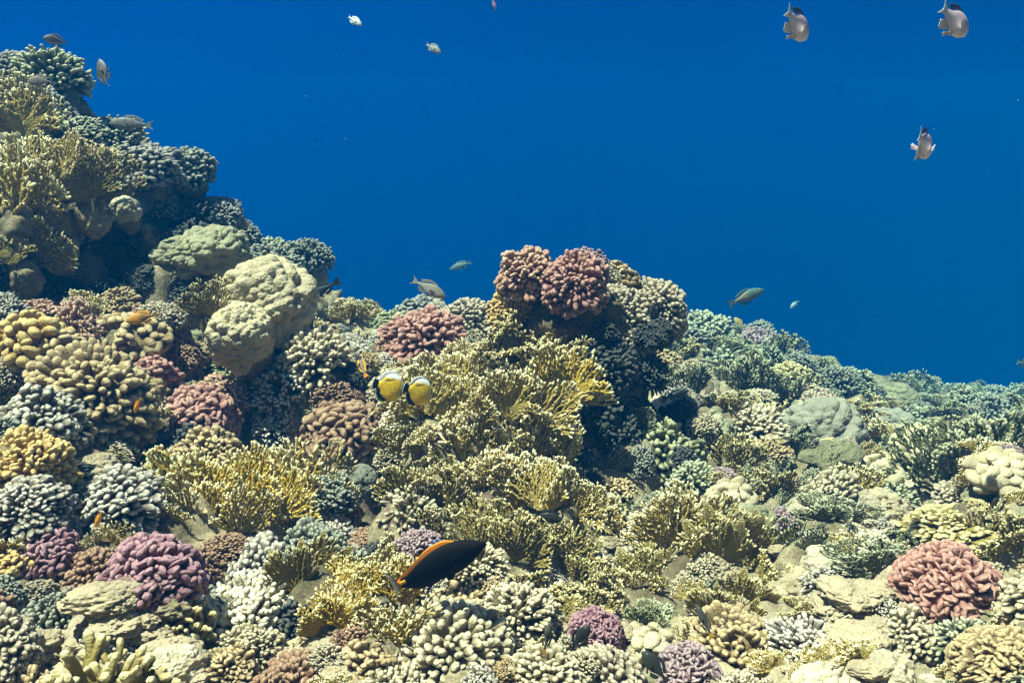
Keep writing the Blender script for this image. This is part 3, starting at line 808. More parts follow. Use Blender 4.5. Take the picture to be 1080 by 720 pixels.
# bottom middle
coral('fine', 478, 672, 128, 'cream', 'large cream finger coral below the black fish', h=0.75, var=1, axis=(0, -0.5, 0.9))
coral('thick', 388, 692, 62, 'tan', 'tan knobbly coral at the bottom edge left of the large cream one', h=0.8)
coral('bush', 548, 636, 84, 'cream', 'white tipped branching coral right of the large cream finger coral', h=0.85, var=1)
coral('fine', 578, 704, 96, 'cream', 'cream finger coral at the bottom edge under the thin dark fish', h=0.7, var=2)
coral('ridge', 628, 660, 60, 'purple', 'round dusky purple coral at the bottom between the dark fish', h=1.0, var=1, axis=(0.1, -0.6, 0.8))
coral('ridge', 727, 700, 68, 'lavender', 'mauve coral with tight folds at the bottom edge', h=1.0, var=2, axis=(0.0, -0.5, 0.8))
coral('lean', 258, 640, 96, 'bone', 'slanting bone white branching coral at the bottom left centre', h=0.8, axis=(0.0, -0.6, 0.8), spin=0.5)
coral('finger', 440, 572, 48, 'lavender', 'small mauve finger coral just above the black fish', h=0.9)
coral('bush', 500, 590, 66, 'cream', 'cream branching coral behind the snout of the black fish', h=0.8)
coral('finger', 345, 515, 60, 'greygreen', 'shaded grey finger coral right of the yellow fire coral', h=0.8)
coral('spiky', 432, 530, 62, 'cream', 'spiky cream coral at the lower left of the fire coral thicket', h=0.8)
coral('finger', 540, 492, 54, 'whitetip', 'finger coral with white tips in the heart of the fire coral thicket', h=0.8)
coral('finger', 418, 440, 34, 'bone', 'whitish coral stub beneath the two butterflyfish', h=0.8)
coral('boulder', 384, 500, 44, 'greygreen', 'shaded round boulder coral in the gap left of the fire coral thicket', h=0.8)
# right slope
coral('finger', 700, 468, 86, 'moss', 'dark green finger coral in the shade right of the pillar', h=0.9)
coral('bush', 650, 512, 52, 'tan', 'tan branching coral below the foot of the pillar', h=0.8)
coral('finger', 684, 562, 62, 'cream', 'cream yellow finger coral below the tan one at the pillar foot', h=0.8)
coral('ridge', 1002, 602, 104, 'rose', 'big pinkish red finger coral in the right foreground', h=0.8, var=0, axis=(0.05, -0.4, 0.9))
coral('ridge', 1056, 684, 104, 'tan', 'tan coral with long pale ridged fingers in the bottom right corner', h=0.7, var=1)
coral('finger', 910, 570, 58, 'bone', 'whitish finger coral on the sand left of the big pinkish red one', h=0.8)
coral('finger', 1000, 545, 86, 'olive', 'low green finger coral just behind the big pinkish red one', h=0.5)
coral('finger', 828, 548, 44, 'lavender', 'mauve finger coral in the middle of the right slope', h=0.7)
coral('finger', 765, 500, 28, 'lavender', 'tiny mauve finger coral above the yellow fire coral on the right slope', h=0.8)
coral('fine', 797, 358, 46, 'lavender', 'lavender tinted coral on the upper right slope', h=0.8)
coral('finger', 716, 414, 44, 'greyblue', 'greyish pink finger coral behind the dark fish right of the pillar', h=0.8)
coral('bush', 744, 352, 62, 'palegreen', 'pale green bush coral on the crest right of the pillar', h=0.75, d=6.0, var=0)
coral('bush', 800, 356, 40, 'greygreen', 'round grey green bush coral on the crest further right', h=0.9, d=6.5)
coral('bush', 872, 392, 32, 'greygreen', 'small round bush coral on the crest halfway down to the right', h=0.95, d=7.2)
coral('spiky', 906, 410, 34, 'greygreen', 'open twiggy bush coral on the right crest', h=0.9, d=7.5)
coral('spiky', 985, 432, 90, 'moss', 'wide dark bush coral on the far right crest', h=0.5, d=8.0)
coral('bush', 790, 442, 76, 'cream', 'cream densely branched coral in the middle of the right slope', h=0.7, var=3)
coral('bush', 832, 393, 48, 'olive', 'yellow green bush coral on the upper right slope', h=0.75)
coral('mound', 866, 440, 96, 'poritesgrey', 'large bluish boulder coral with lumpy lobes on the right slope', h=0.8, var=0)
coral('mound', 935, 446, 72, 'poritesgrey', 'second bluish boulder coral in the hollow of the right slope', h=0.75, var=1)
coral('boulder', 948, 408, 46, 'poritesgreen', 'pale flat boulder coral below the right crest', h=0.5)
coral('knob', 925, 492, 60, 'porites', 'knob coral of small round balls on the right slope', h=0.9, var=0)
coral('knob', 985, 468, 84, 'porites', 'wide knob coral behind the one of small balls', h=0.6, var=1)
coral('knob', 752, 444, 44, 'poritesgreen', 'greenish knob coral with fat balls left of the cream branched coral', h=0.8, var=0)
coral('boulder', 870, 588, 56, 'bone', 'pale bleached boulder standing on the sand patch', h=0.9)
coral('boulder', 940, 700, 56, 'bone', 'bare white boulder at the bottom right', h=0.8)

# fire corals
fire(470, 392, 104, 'mustard', 'olive yellow fire coral fans behind the two butterflyfish', 10, lean=0.08, hgt=0.8, spreadx=0.7)
fire(522, 388, 112, 'mustard', 'tall mustard fire coral fans at the top of the central thicket', 13, lean=0.08, hgt=0.75, spreadx=0.8)
fire(590, 402, 88, 'amber', 'orange yellow fire coral fans against the dark pillar', 6, d=2.70)
fire(495, 436, 100, 'mustard', 'mustard fire coral fans in the middle of the central thicket', 6, kind=('fan', 'open', 'fan'), lean=0.12)
fire(556, 436, 104, 'mustard', 'yellow fire coral fans on the right flank of the central thicket', 9, hgt=0.8, spreadx=0.7, lean=0.12)
fire(508, 455, 84, 'mustard', 'yellow fire coral fans filling the gap at the centre of the thicket', 5, lean=0.3)
fire(550, 470, 80, 'olive', 'olive fire coral fans between the flank and foot of the central thicket', 5, lean=0.3)
fire(440, 455, 60, 'mustard', 'yellow fire coral fans just under the right butterflyfish', 4, lean=0.2)
fire(464, 492, 96, 'olive', 'olive fire coral fans low on the left of the central thicket', 9, hgt=0.8, spreadx=0.7, lean=0.12)
fire(524, 488, 96, 'mustard', 'mustard fire coral fans just above the foot of the central thicket', 9, hgt=0.8, spreadx=0.7, lean=0.12)
fire(580, 496, 100, 'mustard', 'yellow fire coral fans at the lower right of the central thicket', 9, hgt=0.8, spreadx=0.7, lean=0.12)
fire(530, 542, 100, 'olive', 'olive fire coral fans with pale tips at the foot of the central thicket', 9, hgt=0.8, spreadx=0.7, lean=0.08)
fire(470, 545, 70, 'olive', 'olive fire coral fans above the small mauve finger coral', 4, lean=0.08)
fire(590, 560, 70, 'olive', 'shaded fire coral clump under the central thicket', 4, kind='open')
fire(250, 478, 150, 'amber', 'open yellow fire coral with pale edged fans in the left foreground', 17, lean=0.1, hgt=0.62, spreadx=0.85, kind=('fan', 'open', 'fan'))
fire(212, 515, 104, 'mustard', 'yellow fire coral with ragged fans left of the dark cavity', 9, hgt=0.7, spreadx=0.8, kind=('fan', 'open'))
fire(315, 475, 96, 'mustard', 'yellow fire coral with loose branches right of the open one', 8, hgt=0.7, spreadx=0.8, kind=('open', 'fan'))
fire(322, 585, 74, 'olive', 'broad olive fire coral plate beside the dark cavity', 2, kind='plate', face=0.2)
fire(392, 592, 92, 'amber', 'bright yellow fire coral bush behind the tail of the black fish', 12, kind='fan', hgt=0.72, spreadx=0.75)
fire(360, 640, 72, 'amber', 'amber fire coral dome at the bottom left of the black fish', 5, kind=('plate', 'fan'))
fire(410, 650, 74, 'mustard', 'fire coral with long loose branches below the tail of the black fish', 4, kind='open')
fire(112, 560, 44, 'mustard', 'small yellow fire coral sprig between the two purple corals', 3, kind=('open', 'plate'))
fire(55, 165, 120, 'mustard', 'pale yellow fire coral covering the face of the left ridge', 15, d=3.3, hgt=0.6, spreadx=0.85)
fire(15, 200, 90, 'mustard', 'yellow fire coral hanging at the left edge of the ridge', 5, kind='open', d=3.15)
fire(62, 225, 86, 'mustard', 'yellow fire coral with ragged fans trailing down the ridge face', 5, kind=('open', 'fan'), d=3.3)
fire(25, 262, 70, 'olive', 'shaded fire coral at the left edge just above the dark hollow', 4, kind=('open', 'fan'), d=3.15)
fire(95, 190, 80, 'olive', 'yellow green fire coral at the lip over the dark hollow', 5, d=3.3)
fire(20, 120, 90, 'mustard', 'pale fire coral fans below the ridge top at the left edge', 5, d=3.45)
fire(225, 318, 58, 'olive', 'net like olive fire coral fan in front of the big boulder coral', 3, face=0.4, d=2.95)
fire(722, 540, 92, 'mustard', 'yellow green fire coral fans on the right slope below the tiny mauve coral', 6)
fire(775, 562, 84, 'olive', 'olive fire coral plates with pale rims on the right slope', 4, kind='plate')
fire(690, 590, 74, 'olive', 'olive fire coral plates at the bottom right of the pillar foot', 4, kind=('plate', 'fan'))
fire(775, 622, 74, 'olive', 'dark olive fire coral plate leaning over the sand patch', 3, kind='plate')
fire(735, 622, 40, 'mustard', 'small yellow fire coral fan left of the dark olive plate', 2)
fire(900, 496, 56, 'mustard', 'yellow fire coral with antler tips left of the knob coral', 4, kind=('open', 'fan'))
fire(800, 500, 64, 'olive', 'green fire coral fans under the cream densely branched coral', 5)
fire(770, 470, 60, 'olive', 'green fire coral fans right of the dark green finger coral', 4)
fire(660, 430, 50, 'palegreen', 'pale green fire coral fans just right of the pillar shaft', 4)
fire(720, 395, 54, 'palegreen', 'pale green fire coral fans above the dark fish right of the pillar', 4)
fire(780, 385, 76, 'moss', 'moss green fire coral fans on the upper right slope', 5)
fire(1010, 460, 120, 'moss', 'wide grey green fire coral fans below the far right crest', 7)
fire(850, 560, 50, 'palegreen', 'pale fire coral tuft at the edge of the sand patch', 3)

# ------------------------------------------------------------------ fish
def smooth_interp(t, xs, ys):
    """monotone-ish cubic through control points"""
    xs, ys = np.array(xs, float), np.array(ys, float)
    m = np.gradient(ys, xs)
    i = np.clip(np.searchsorted(xs, t) - 1, 0, len(xs) - 2)
    h = xs[i + 1] - xs[i]; u = (t - xs[i]) / h
    return (2 * u ** 3 - 3 * u ** 2 + 1) * ys[i] + (u ** 3 - 2 * u ** 2 + u) * h * m[i] + (-2 * u ** 3 + 3 * u ** 2) * ys[i + 1] + (u ** 3 - u ** 2) * h * m[i + 1]

def loft(top, bot, wid, paint, n=64, m=40, body=0.82):
    """fish body of unit length, nose at +0.5; paint(t, v) -> colour, v = -1 belly .. 1 back"""
    t = 1 - (1 - np.linspace(0, 1, n)) ** 1.0
    t = np.sin(t * np.pi / 2) ** 1.4 if False else t
    T = smooth_interp(t, *top); Bm = smooth_interp(t, *bot); W = np.maximum(smooth_interp(t, *wid), 0.002)
    a = np.linspace(0, 2 * np.pi, m, endpoint=False)
    ca, sa = np.cos(a), np.sin(a)
    y = W[:, None] * np.sign(ca) * np.abs(ca) ** 0.9
    mid = (T + Bm) / 2; hh = np.maximum((T - Bm) / 2, 0.002)
    z = mid[:, None] + hh[:, None] * sa
    x = 0.5 - body * t[:, None] + 0 * y
    X = np.stack([x, y, z], -1)
    c = paint(np.repeat(t, m), np.tile(sa, n), z.ravel())
    idx = np.arange(n * m).reshape(n, m); j = np.roll(np.arange(m), -1)
    Fq = np.stack([idx[:-1], idx[1:], idx[1:][:, j], idx[:-1][:, j]], -1).reshape(-1, 4)
    V = X.reshape(-1, 3)
    # close the nose and the peduncle
    V = np.vstack([V, V[:m].mean(0), V[-m:].mean(0)])
    c = np.vstack([c, c[0], c[-1]])
    faces = [tuple(q) for q in Fq] + [(idx[0, k], idx[0, j[k]], len(V) - 2) for k in range(m)] + [(idx[-1, j[k]], idx[-1, k], len(V) - 1) for k in range(m)]
    return mesh_from('body', V, faces, colr=c)

def fin(base, outer, paint, th=0.006, n=24, m=6, ripple=0.006, name='fin', y0=0.0, y1=0.0):
    """thin solid fin between two curves in the fish's XZ plane"""
    def rs(c):
        c = np.array(c, float); s = np.r_[0, np.cumsum(np.linalg.norm(np.diff(c, axis=0), axis=1))]; s /= s[-1]
        q = np.linspace(0, 1, n); return np.stack([smooth_interp(q, s, c[:, k]) if len(c) > 2 else np.interp(q, s, c[:, k]) for k in range(2)], 1)
    b, o = rs(base), rs(outer)
    u = np.linspace(0, 1, m)[:, None, None]
    X2 = b[None] * (1 - u) + o[None] * u
    yy = (y0 + (y1 - y0) * u[..., 0]) + ripple * np.sin(np.linspace(0, 1, n) * 40)[None] * u[..., 0]
    t = th * (1 - 0.75 * u[..., 0])
    A = np.stack([X2[..., 0], yy + t, X2[..., 1]], -1); Bk = np.stack([X2[..., 0], yy - t, X2[..., 1]], -1)
    ring = np.concatenate([A, Bk[::-1]], 0)          # front face up, back face down
    ring = np.concatenate([ring, ring[:1]], 0)
    k = ring.shape[0]; idx = np.arange(k * n).reshape(k, n)
    Fq = np.stack([idx[:-1, :-1], idx[:-1, 1:], idx[1:, 1:], idx[1:, :-1]], -1).reshape(-1, 4)
    us = np.concatenate([u[:, 0, 0], u[::-1, 0, 0], u[:1, 0, 0]])
    c = paint(np.repeat(us, n), np.tile(np.linspace(0, 1, n), k))
    return mesh_from(name, ring.reshape(-1, 3), Fq, colr=c)

def const(c):
    return lambda *a: np.tile(np.array(c, float), (len(a[0]), 1))

def lerp(a, b, w):
    return np.array(a)[None] * (1 - w)[:, None] + np.array(b)[None] * w[:, None]

EYE = None
def eye_mesh():
    D = uv_dome(14, 20).reshape(-1, 3)
    c = np.where((D[:, 1:2] > 0.86), np.array([[0.01, 0.01, 0.01]]), np.array([[0.45, 0.40, 0.2]]))
    idx = np.arange(14 * 20).reshape(14, 20); j = np.roll(np.arange(20), -1)
    return mesh_from('eye', D, np.stack([idx[:-1], idx[:-1][:, j], idx[1:][:, j], idx[1:]], -1).reshape(-1, 4), colr=c)
EYE = eye_mesh()

def fish_model(name, top, bot, wid, paint, fins, eye=(0.36, 0.03, 0.05, 0.02), body=0.82, n=64, m=40):
    """returns a list of (part name, mesh, local matrix); shared by every fish of the kind"""
    parts = [('body', loft(top, bot, wid, paint, n=n, m=m, body=body), Matrix())]
    for fn, base, outer, pc, kw in fins:
        parts.append((fn, fin(base, outer, pc, name=fn, **kw), Matrix()))
    ex, ez, ey, er = eye
    for s in (1, -1):
        parts.append(('eye', EYE, Matrix.Translation((ex, s * ey, ez)) @ Matrix.Rotation(0 if s > 0 else math.pi, 4, 'Z') @ Matrix.Diagonal((er, er * 0.5, er, 1))))
    return parts

def put_fish(model, name, label, cat, px, py, d, lpx, heading, up=(0, 1, 0), group=None, length=None, mat=None):
    """heading and up are given as right / up / away directions"""
    L = length or lpx * d / FPX
    e = bpy.data.objects.new(name, None); col.objects.link(e); e.empty_display_size = 0.05
    def w(v): return Vector(v[0] * Rt + v[1] * Up + v[2] * Fw)
    x = w(heading).normalized(); z = w(up); z = (z - x * z.dot(x)).normalized(); y = z.cross(x)
    e.matrix_world = Matrix.Translation(Vector(P(px, py, d))) @ Matrix((x, y, z)).transposed().to_4x4() @ Matrix.Diagonal((L, L, L, 1))
    e['label'] = label; e['category'] = cat
    if group: e['group'] = group
    for pn, me, mt in model:
        o = link(pn, me, (mat or SKIN) if pn != 'eye' else SKIN, e); o.matrix_local = mt
    return e

# butterflyfish: deep oval body, yellow with fine dark lines, white back, black tail
def bf_paint(t, v, z):
    c = lerp((0.95, 0.58, 0.008), (0.98, 0.66, 0.02), np.clip((v + 1) / 2, 0, 1))
    ln = np.sin((z * 1.0 + 0.10 * (t - 0.5) - 0.22 * (t - 0.45) ** 2) * 2 * np.pi / 0.066)
    mk = 0.85 * (np.clip((ln - 0.45) / 0.4, 0, 1)) * np.clip((z + 0.22) / 0.10, 0, 1) * np.clip((t - 0.24) / 0.06, 0, 1) * np.clip((0.95 - t) / 0.05, 0, 1)
    c = c * (1 - mk)[:, None] + np.array([0.02, 0.025, 0.04])[None] * mk[:, None]
    wb = np.clip((z - 0.24 + 0.25 * (t - 0.55) ** 2) / 0.05, 0, 1)
    c = c * (1 - wb)[:, None] + np.array([0.74, 0.76, 0.76])[None] * wb[:, None]
    sm = np.exp(-((t - 0.68) / 0.16) ** 4 - ((z - 0.215 + 0.30 * (t - 0.6)) / 0.026) ** 2)
    c = c * (1 - sm)[:, None] + np.array([0.01, 0.01, 0.015])[None] * sm[:, None]
    for tc_, tw_, cc in ((0.20, 0.022, (0.02, 0.02, 0.02)), (0.245, 0.014, (0.75, 0.75, 0.55)), (0.15, 0.018, (0.75, 0.70, 0.4)), (0.10, 0.03, (0.02, 0.02, 0.02)), (0.02, 0.05, (0.03, 0.03, 0.03)), (0.285, 0.012, (0.05, 0.05, 0.04))):
        b = np.exp(-((t - tc_) / tw_) ** 4); c = c * (1 - b)[:, None] + np.array(cc)[None] * b[:, None]
    return c
def black_edge(u, s): return lerp((0.012, 0.012, 0.02), (0.55, 0.56, 0.5), np.clip((u - 0.86) / 0.08, 0, 1))
BUTTERFLY = fish_model('butterflyfish',
    ([0, .08, .2, .35, .5, .65, .8, .92, 1], [.0, .07, .20, .325, .375, .37, .29, .13, .075]),
    ([0, .08, .2, .35, .5, .65, .8, .92, 1], [-.03, -.10, -.22, -.325, -.365, -.35, -.26, -.12, -.065]),
    ([0, .1, .3, .5, .8, 1], [.012, .05, .085, .085, .045, .016]), bf_paint,
    [('dorsal_fin', [(.22, .30), (0.05, .36), (-.15, .28), (-.28, .10)], [(.18, .38), (0.0, .45), (-.22, .38), (-.36, .14)], lambda u, s: lerp((0.72, 0.74, 0.74), (0.82, 0.83, 0.80), u), {}),
     ('anal_fin', [(.02, -.35), (-.12, -.30), (-.22, -.20), (-.28, -.08)], [(-.04, -.43), (-.22, -.41), (-.33, -.28), (-.37, -.10)], black_edge, {}),
     ('tail_fin', [(-.31, .08), (-.31, -.07)], [(-.47, .17), (-.50, .05), (-.50, -.05), (-.47, -.16)], black_edge, {}),
     ('pelvic_fin', [(.20, -.31), (.10, -.34)], [(.06, -.46), (.02, -.42)], const((0.85, 0.40, 0.02)), {'y0': .03, 'y1': .05}),
     ('pectoral_fin', [(.20, .02), (.19, -.08)], [(.06, .03), (.04, -.06), (.08, -.10)], const((0.80, 0.62, 0.10)), {'y0': .085, 'y1': .12})],
    eye=(.40, .07, .035, .03), n=150, m=110)
put_fish(BUTTERFLY, 'butterflyfish', 'yellow striped butterflyfish on the left of the pair with its black tail showing', 'butterflyfish', 411, 408, 2.34, 38, (0.90, -0.24, 0.32), (0.18, 1, 0), group='pair of butterflyfish')
put_fish(BUTTERFLY, 'butterflyfish', 'yellow striped butterflyfish on the right of the pair nearest the fire coral', 'butterflyfish', 442, 413, 2.34, 37, (0.84, -0.26, 0.42), (0.22, 1, 0), group='pair of butterflyfish')

# surgeon-like black fish with orange back line and orange tail root
def uf_paint(t, v, z):
    c = lerp((0.004, 0.004, 0.004), (0.006, 0.005, 0.004), (v + 1) / 2)
    o = np.clip((t - 0.955) / 0.03, 0, 1)
    c = c * (1 - o)[:, None] + np.array([0.85, 0.20, 0.015])[None] * o[:, None]
    return c
UNICORN = fish_model('surgeonfish',
    ([0, .06, .15, .3, .5, .7, .88, 1], [.015, .045, .085, .135, .142, .10, .04, .022]),
    ([0, .06, .15, .3, .5, .7, .88, 1], [-.02, -.045, -.08, -.125, -.138, -.112, -.05, -.022]),
    ([0, .1, .3, .6, .85, 1], [.015, .05, .075, .06, .026, .013]), uf_paint,
    [('dorsal_fin', [(.27, .07), (.05, .105), (-.12, .07), (-.29, .0)], [(.285, .115), (.20, .176), (.04, .176), (-.12, .110), (-.32, .028)],
      lambda u, s: lerp((0.90, 0.36, 0.015), (0.85, 0.28, 0.03), u) * (1 - 0.72 * np.clip((s - 0.30) / 0.4, 0, 1))[:, None], {'ripple': .002, 'th': .009}),
     ('anal_fin', [(.02, -.09), (-.12, -.08), (-.28, -.01)], [(.0, -.148), (-.14, -.138), (-.32, -.05)], lambda u, s: lerp((0.008, 0.007, 0.006), (0.03, 0.015, 0.008), u), {'ripple': .002}),
     ('tail_fin', [(-.31, .02), (-.31, -.02)], [(-.40, .14), (-.385, .05), (-.38, 0), (-.385, -.05), (-.40, -.15)], lambda u, s: lerp((0.16, 0.15, 0.15), (0.62, 0.62, 0.58), np.clip((u - .3) / .5, 0, 1)), {'y1': .03, 'th': .008}),
     ('tail_spine', [(-.25, .012), (-.30, .012)], [(-.25, -.012), (-.30, -.012)], const((0.90, 0.45, 0.02)), {'y0': .028, 'y1': .028, 'th': .006}),
     ('tail_spine', [(-.25, .012), (-.30, .012)], [(-.25, -.012), (-.30, -.012)], const((0.90, 0.45, 0.02)), {'y0': -.028, 'y1': -.028, 'th': .006}),
     ('pectoral_fin', [(.21, -.02), (.20, -.08)], [(.10, -.06), (.09, -.12), (.13, -.13)], const((0.015, 0.011, 0.008)), {'y0': -.078, 'y1': -.10}),
     ('pectoral_fin', [(.21, -.02), (.20, -.08)], [(.10, -.06), (.09, -.12), (.13, -.13)], const((0.05, 0.035, 0.02)), {'y0': .078, 'y1': .10})],
    eye=(.375, .035, .043, .011), body=0.82, n=90, m=50)
DARK_SKIN = skin_material('dark_fish_skin', 0.7, 0.06)
put_fish(UNICORN, 'surgeonfish', 'black surgeonfish with an orange back line and orange tail root', 'surgeonfish', 456, 598, 1.62, 124, (0.91, 0.42, 0.0), (-0.42, 0.9, -0.22), mat=DARK_SKIN)

# angelfish mostly hidden behind the black fish
def ra_paint(t, v, z):
    s = np.sin(t * 2 * np.pi * 6.2)
    c = np.where((s > 0.35)[:, None], np.array([[0.60, 0.68, 0.78]]), np.where((s > -0.2)[:, None], np.array([[0.02, 0.025, 0.12]]), np.array([[0.80, 0.36, 0.02]])))
    return c
def ra_fin(u, s):
    k = np.sin(s * 2 * np.pi * 5)
    return np.where((k > 0.5)[:, None], np.array([[0.25, 0.35, 0.6]]), np.array([[0.02, 0.03, 0.16]]))
ANGEL = fish_model('angelfish',
    ([0, .1, .3, .5, .75, .9, 1], [.0, .10, .22, .25, .20, .09, .06]), ([0, .1, .3, .5, .75, .9, 1], [-.04, -.11, -.21, -.24, -.2, -.09, -.06]),
    ([0, .15, .4, .8, 1], [.012, .06, .08, .04, .015]), ra_paint,
    [('dorsal_fin', [(.2, .20), (0, .245), (-.18, .16)], [(.12, .26), (-.12, .34), (-.27, .24)], ra_fin, {}),
     ('anal_fin', [(.0, -.235), (-.12, -.2), (-.22, -.12)], [(-.06, -.30), (-.2, -.30), (-.29, -.18)], const((0.55, 0.3, 0.03)), {}),
     ('tail_fin', [(-.31, .06), (-.31, -.06)], [(-.47, .13), (-.50, 0), (-.47, -.13)], const((0.85, 0.62, 0.03)), {}),
     ('pectoral_fin', [(.16, .0), (.15, -.07)], [(.05, -.02), (.04, -.1)], const((0.8, 0.55, 0.05)), {'y0': -.08, 'y1': -.11})], eye=(.36, .03, .055, .022))
put_fish(ANGEL, 'angelfish', 'blue striped angelfish with a yellow tail mostly hidden behind the black fish', 'angelfish', 470, 588, 1.82, 62, (0.94, 0.16, 0.2), (-0.1, 1, 0))

# plain slender fish in several colours
def slender(key, back, belly, fincol, tailcol, deep=1.0, bars=0, fork=0.07, head=None, rear=None):
    def pt(t, v, z):
        c = lerp(belly, back, np.clip((v + 0.7) / 1.3, 0, 1))
        if bars:
            b = np.clip(np.sin(t * 2 * np.pi * bars) * 1.2, 0, 1) * 0.45 * np.clip((v + 0.5), 0, 1)
            c = c * (1 - b)[:, None]
        if head is not None:
            w = np.clip((0.42 - t) / 0.06, 0, 1); c = c * (1 - w)[:, None] + np.array(head)[None] * w[:, None]
        if rear is not None:
            w = np.clip((t - 0.5) / 0.1, 0, 1); c = c * (1 - w)[:, None] + np.array(rear)[None] * w[:, None]
        return c
    D = deep
    return fish_model(key,
        ([0, .08, .2, .38, .6, .82, 1], [0, .055 * D, .10 * D, .135 * D, .115 * D, .055 * D, .032]),
        ([0, .08, .2, .38, .6, .82, 1], [-.02, -.055 * D, -.095 * D, -.125 * D, -.11 * D, -.05 * D, -.032]),
        ([0, .12, .35, .65, 1], [.012, .05, .07, .05, .012]), pt,
        [('dorsal_fin', [(.20, .115 * D), (0, .125 * D), (-.22, .05 * D)], [(.15, .165 * D + .01), (-.05, .17 * D + .01), (-.27, .10 * D)], const(fincol), {}),
         ('anal_fin', [(-.02, -.115 * D), (-.12, -.09 * D), (-.22, -.05 * D)], [(-.07, -.17 * D), (-.18, -.15 * D), (-.27, -.09 * D)], const(fincol), {}),
         ('tail_fin', [(-.31, .03), (-.31, -.03)], [(-.5, .12), (-.5 + fork, .03), (-.5 + fork, -.03), (-.5, -.12)], const(tailcol), {}),
         ('pelvic_fin', [(.14, -.12 * D), (.08, -.12 * D)], [(.02, -.19 * D), (.0, -.15 * D)], const(fincol), {'y0': .02, 'y1': .03}),
         ('pectoral_fin', [(.20, 0), (.19, -.05)], [(.06, -.01), (.05, -.08)], const(fincol), {'y0': -.068, 'y1': -.09}),
         ('pectoral_fin', [(.20, 0), (.19, -.05)], [(.06, -.01), (.05, -.08)], const(fincol), {'y0': .068, 'y1': .09})],
        eye=(.375, .035 * D, .045, .02))
GREY = (0.16, 0.155, 0.13); LG = (0.36, 0.33, 0.30)
SNAP = slender('snapper', (0.17, 0.15, 0.12), (0.34, 0.29, 0.24), (0.14, 0.13, 0.11), (0.22, 0.20, 0.14), deep=1.15)
put_fish(SNAP, 'snapper', 'grey brown snapper swimming down to the right above the crest', 'snapper', 452, 304, 3.4, 42, (0.85, -0.45, -0.1), (0.4, 0.9, 0))
PALE = slender('fusilier', (0.10, 0.13, 0.10), (0.16, 0.2, 0.16), (0.1, 0.13, 0.1), (0.1, 0.13, 0.1), deep=1.0)
put_fish(PALE, 'fusilier', 'faint green fish fading into the blue beyond the grey snapper', 'fish', 486, 280, 9.0, 26, (-0.92, -0.3, 0.2), (0, 1, 0))
PARROT = slender('parrotfish', (0.05, 0.12, 0.11), (0.11, 0.12, 0.07), (0.05, 0.09, 0.08), (0.06, 0.10, 0.09), deep=1.05, fork=0.02, rear=(0.14, 0.13, 0.08))
put_fish(PARROT, 'parrotfish', 'olive parrotfish with a blue green head above the right crest', 'parrotfish', 787, 313, 4.2, 42, (0.9, 0.38, 0.1), (-0.3, 1, 0))
GRUNT = slender('grunt', (0.10, 0.10, 0.085), (0.24, 0.23, 0.20), (0.12, 0.12, 0.10), (0.22, 0.24, 0.22), deep=1.1, bars=5)
put_fish(GRUNT, 'grunt', 'barred grey fish hovering level beside the left ridge', 'grunt', 139, 131, 3.6, 46, (-0.98, 0.03, -0.1), (0, 1, 0))
DAMS = slender('chromis', (0.08, 0.08, 0.075), (0.16, 0.15, 0.14), (0.06, 0.06, 0.07), (0.06, 0.06, 0.07), deep=1.5, fork=0.12)
put_fish(DAMS, 'chromis', 'dark chromis pointing upward beside the top of the left ridge', 'damselfish', 109, 78, 3.4, 34, (-0.30, 0.92, 0.1), (-0.9, -0.3, 0.3))
DAMS2 = slender('damselfish', (0.13, 0.10, 0.09), (0.30, 0.24, 0.20), (0.20, 0.17, 0.15), (0.30, 0.28, 0.27), deep=1.6, fork=0.1)
put_fish(DAMS2, 'damselfish', 'brownish damselfish above the top of the left ridge', 'damselfish', 59, 43, 3.5, 24, (-0.8, 0.05, -0.5), (0.1, 1, 0))
put_fish(DAMS2, 'damselfish', 'pale damselfish in front of the highest coral of the left ridge', 'damselfish', 43, 86, 3.3, 26, (-0.95, -0.05, -0.2), (0, 1, 0))
WRASSE = slender('wrasse', (0.012, 0.016, 0.016), (0.018, 0.022, 0.02), (0.012, 0.016, 0.02), (0.012, 0.016, 0.02), deep=0.85, fork=0.0)
put_fish(WRASSE, 'wrasse', 'black wrasse diving behind the big cream boulder coral', 'wrasse', 340, 306, 3.5, 46, (-0.85, -0.42, 0.3), (-0.35, 0.9, 0))
CLEAN = slender('wrasse', (0.45, 0.27, 0.20), (0.5, 0.32, 0.24), (0.75, 0.45, 0.03), (0.70, 0.25, 0.03), deep=0.8, fork=0.02, head=(0.02, 0.02, 0.03))
put_fish(CLEAN, 'wrasse', 'small pinkish wrasse with a black and yellow head left of the butterflyfish', 'wrasse', 381, 385, 2.7, 30, (-0.42, 0.85, 0.2), (0.85, 0.4, 0))
ORANGE = slender('damselfish', (0.45, 0.20, 0.015), (0.60, 0.30, 0.015), (0.60, 0.28, 0.02), (0.28, 0.16, 0.05), deep=1.25, fork=0.05, rear=(0.22, 0.12, 0.03))
put_fish(ORANGE, 'damselfish', 'orange yellow damselfish over the tan stubby coral', 'damselfish', 150, 335, 2.38, 34, (-0.9, -0.22, -0.2), (-0.2, 1, 0))
ORANGE2 = slender('anthias', (0.65, 0.24, 0.015), (0.75, 0.34, 0.02), (0.70, 0.30, 0.02), (0.70, 0.36, 0.05), deep=0.9)
put_fish(ORANGE2, 'anthias', 'small orange fish nose down beside the dark white tipped coral', 'anthias', 104, 547, 1.68, 22, (-0.4, -0.85, 0.2), (-0.8, 0.4, 0))
put_fish(ORANGE2, 'anthias', 'small dull orange fish in the shade right of the broad tan dome', 'anthias', 145, 427, 2.1, 20, (-0.45, -0.85, 0.25), (-0.8, 0.4, 0))
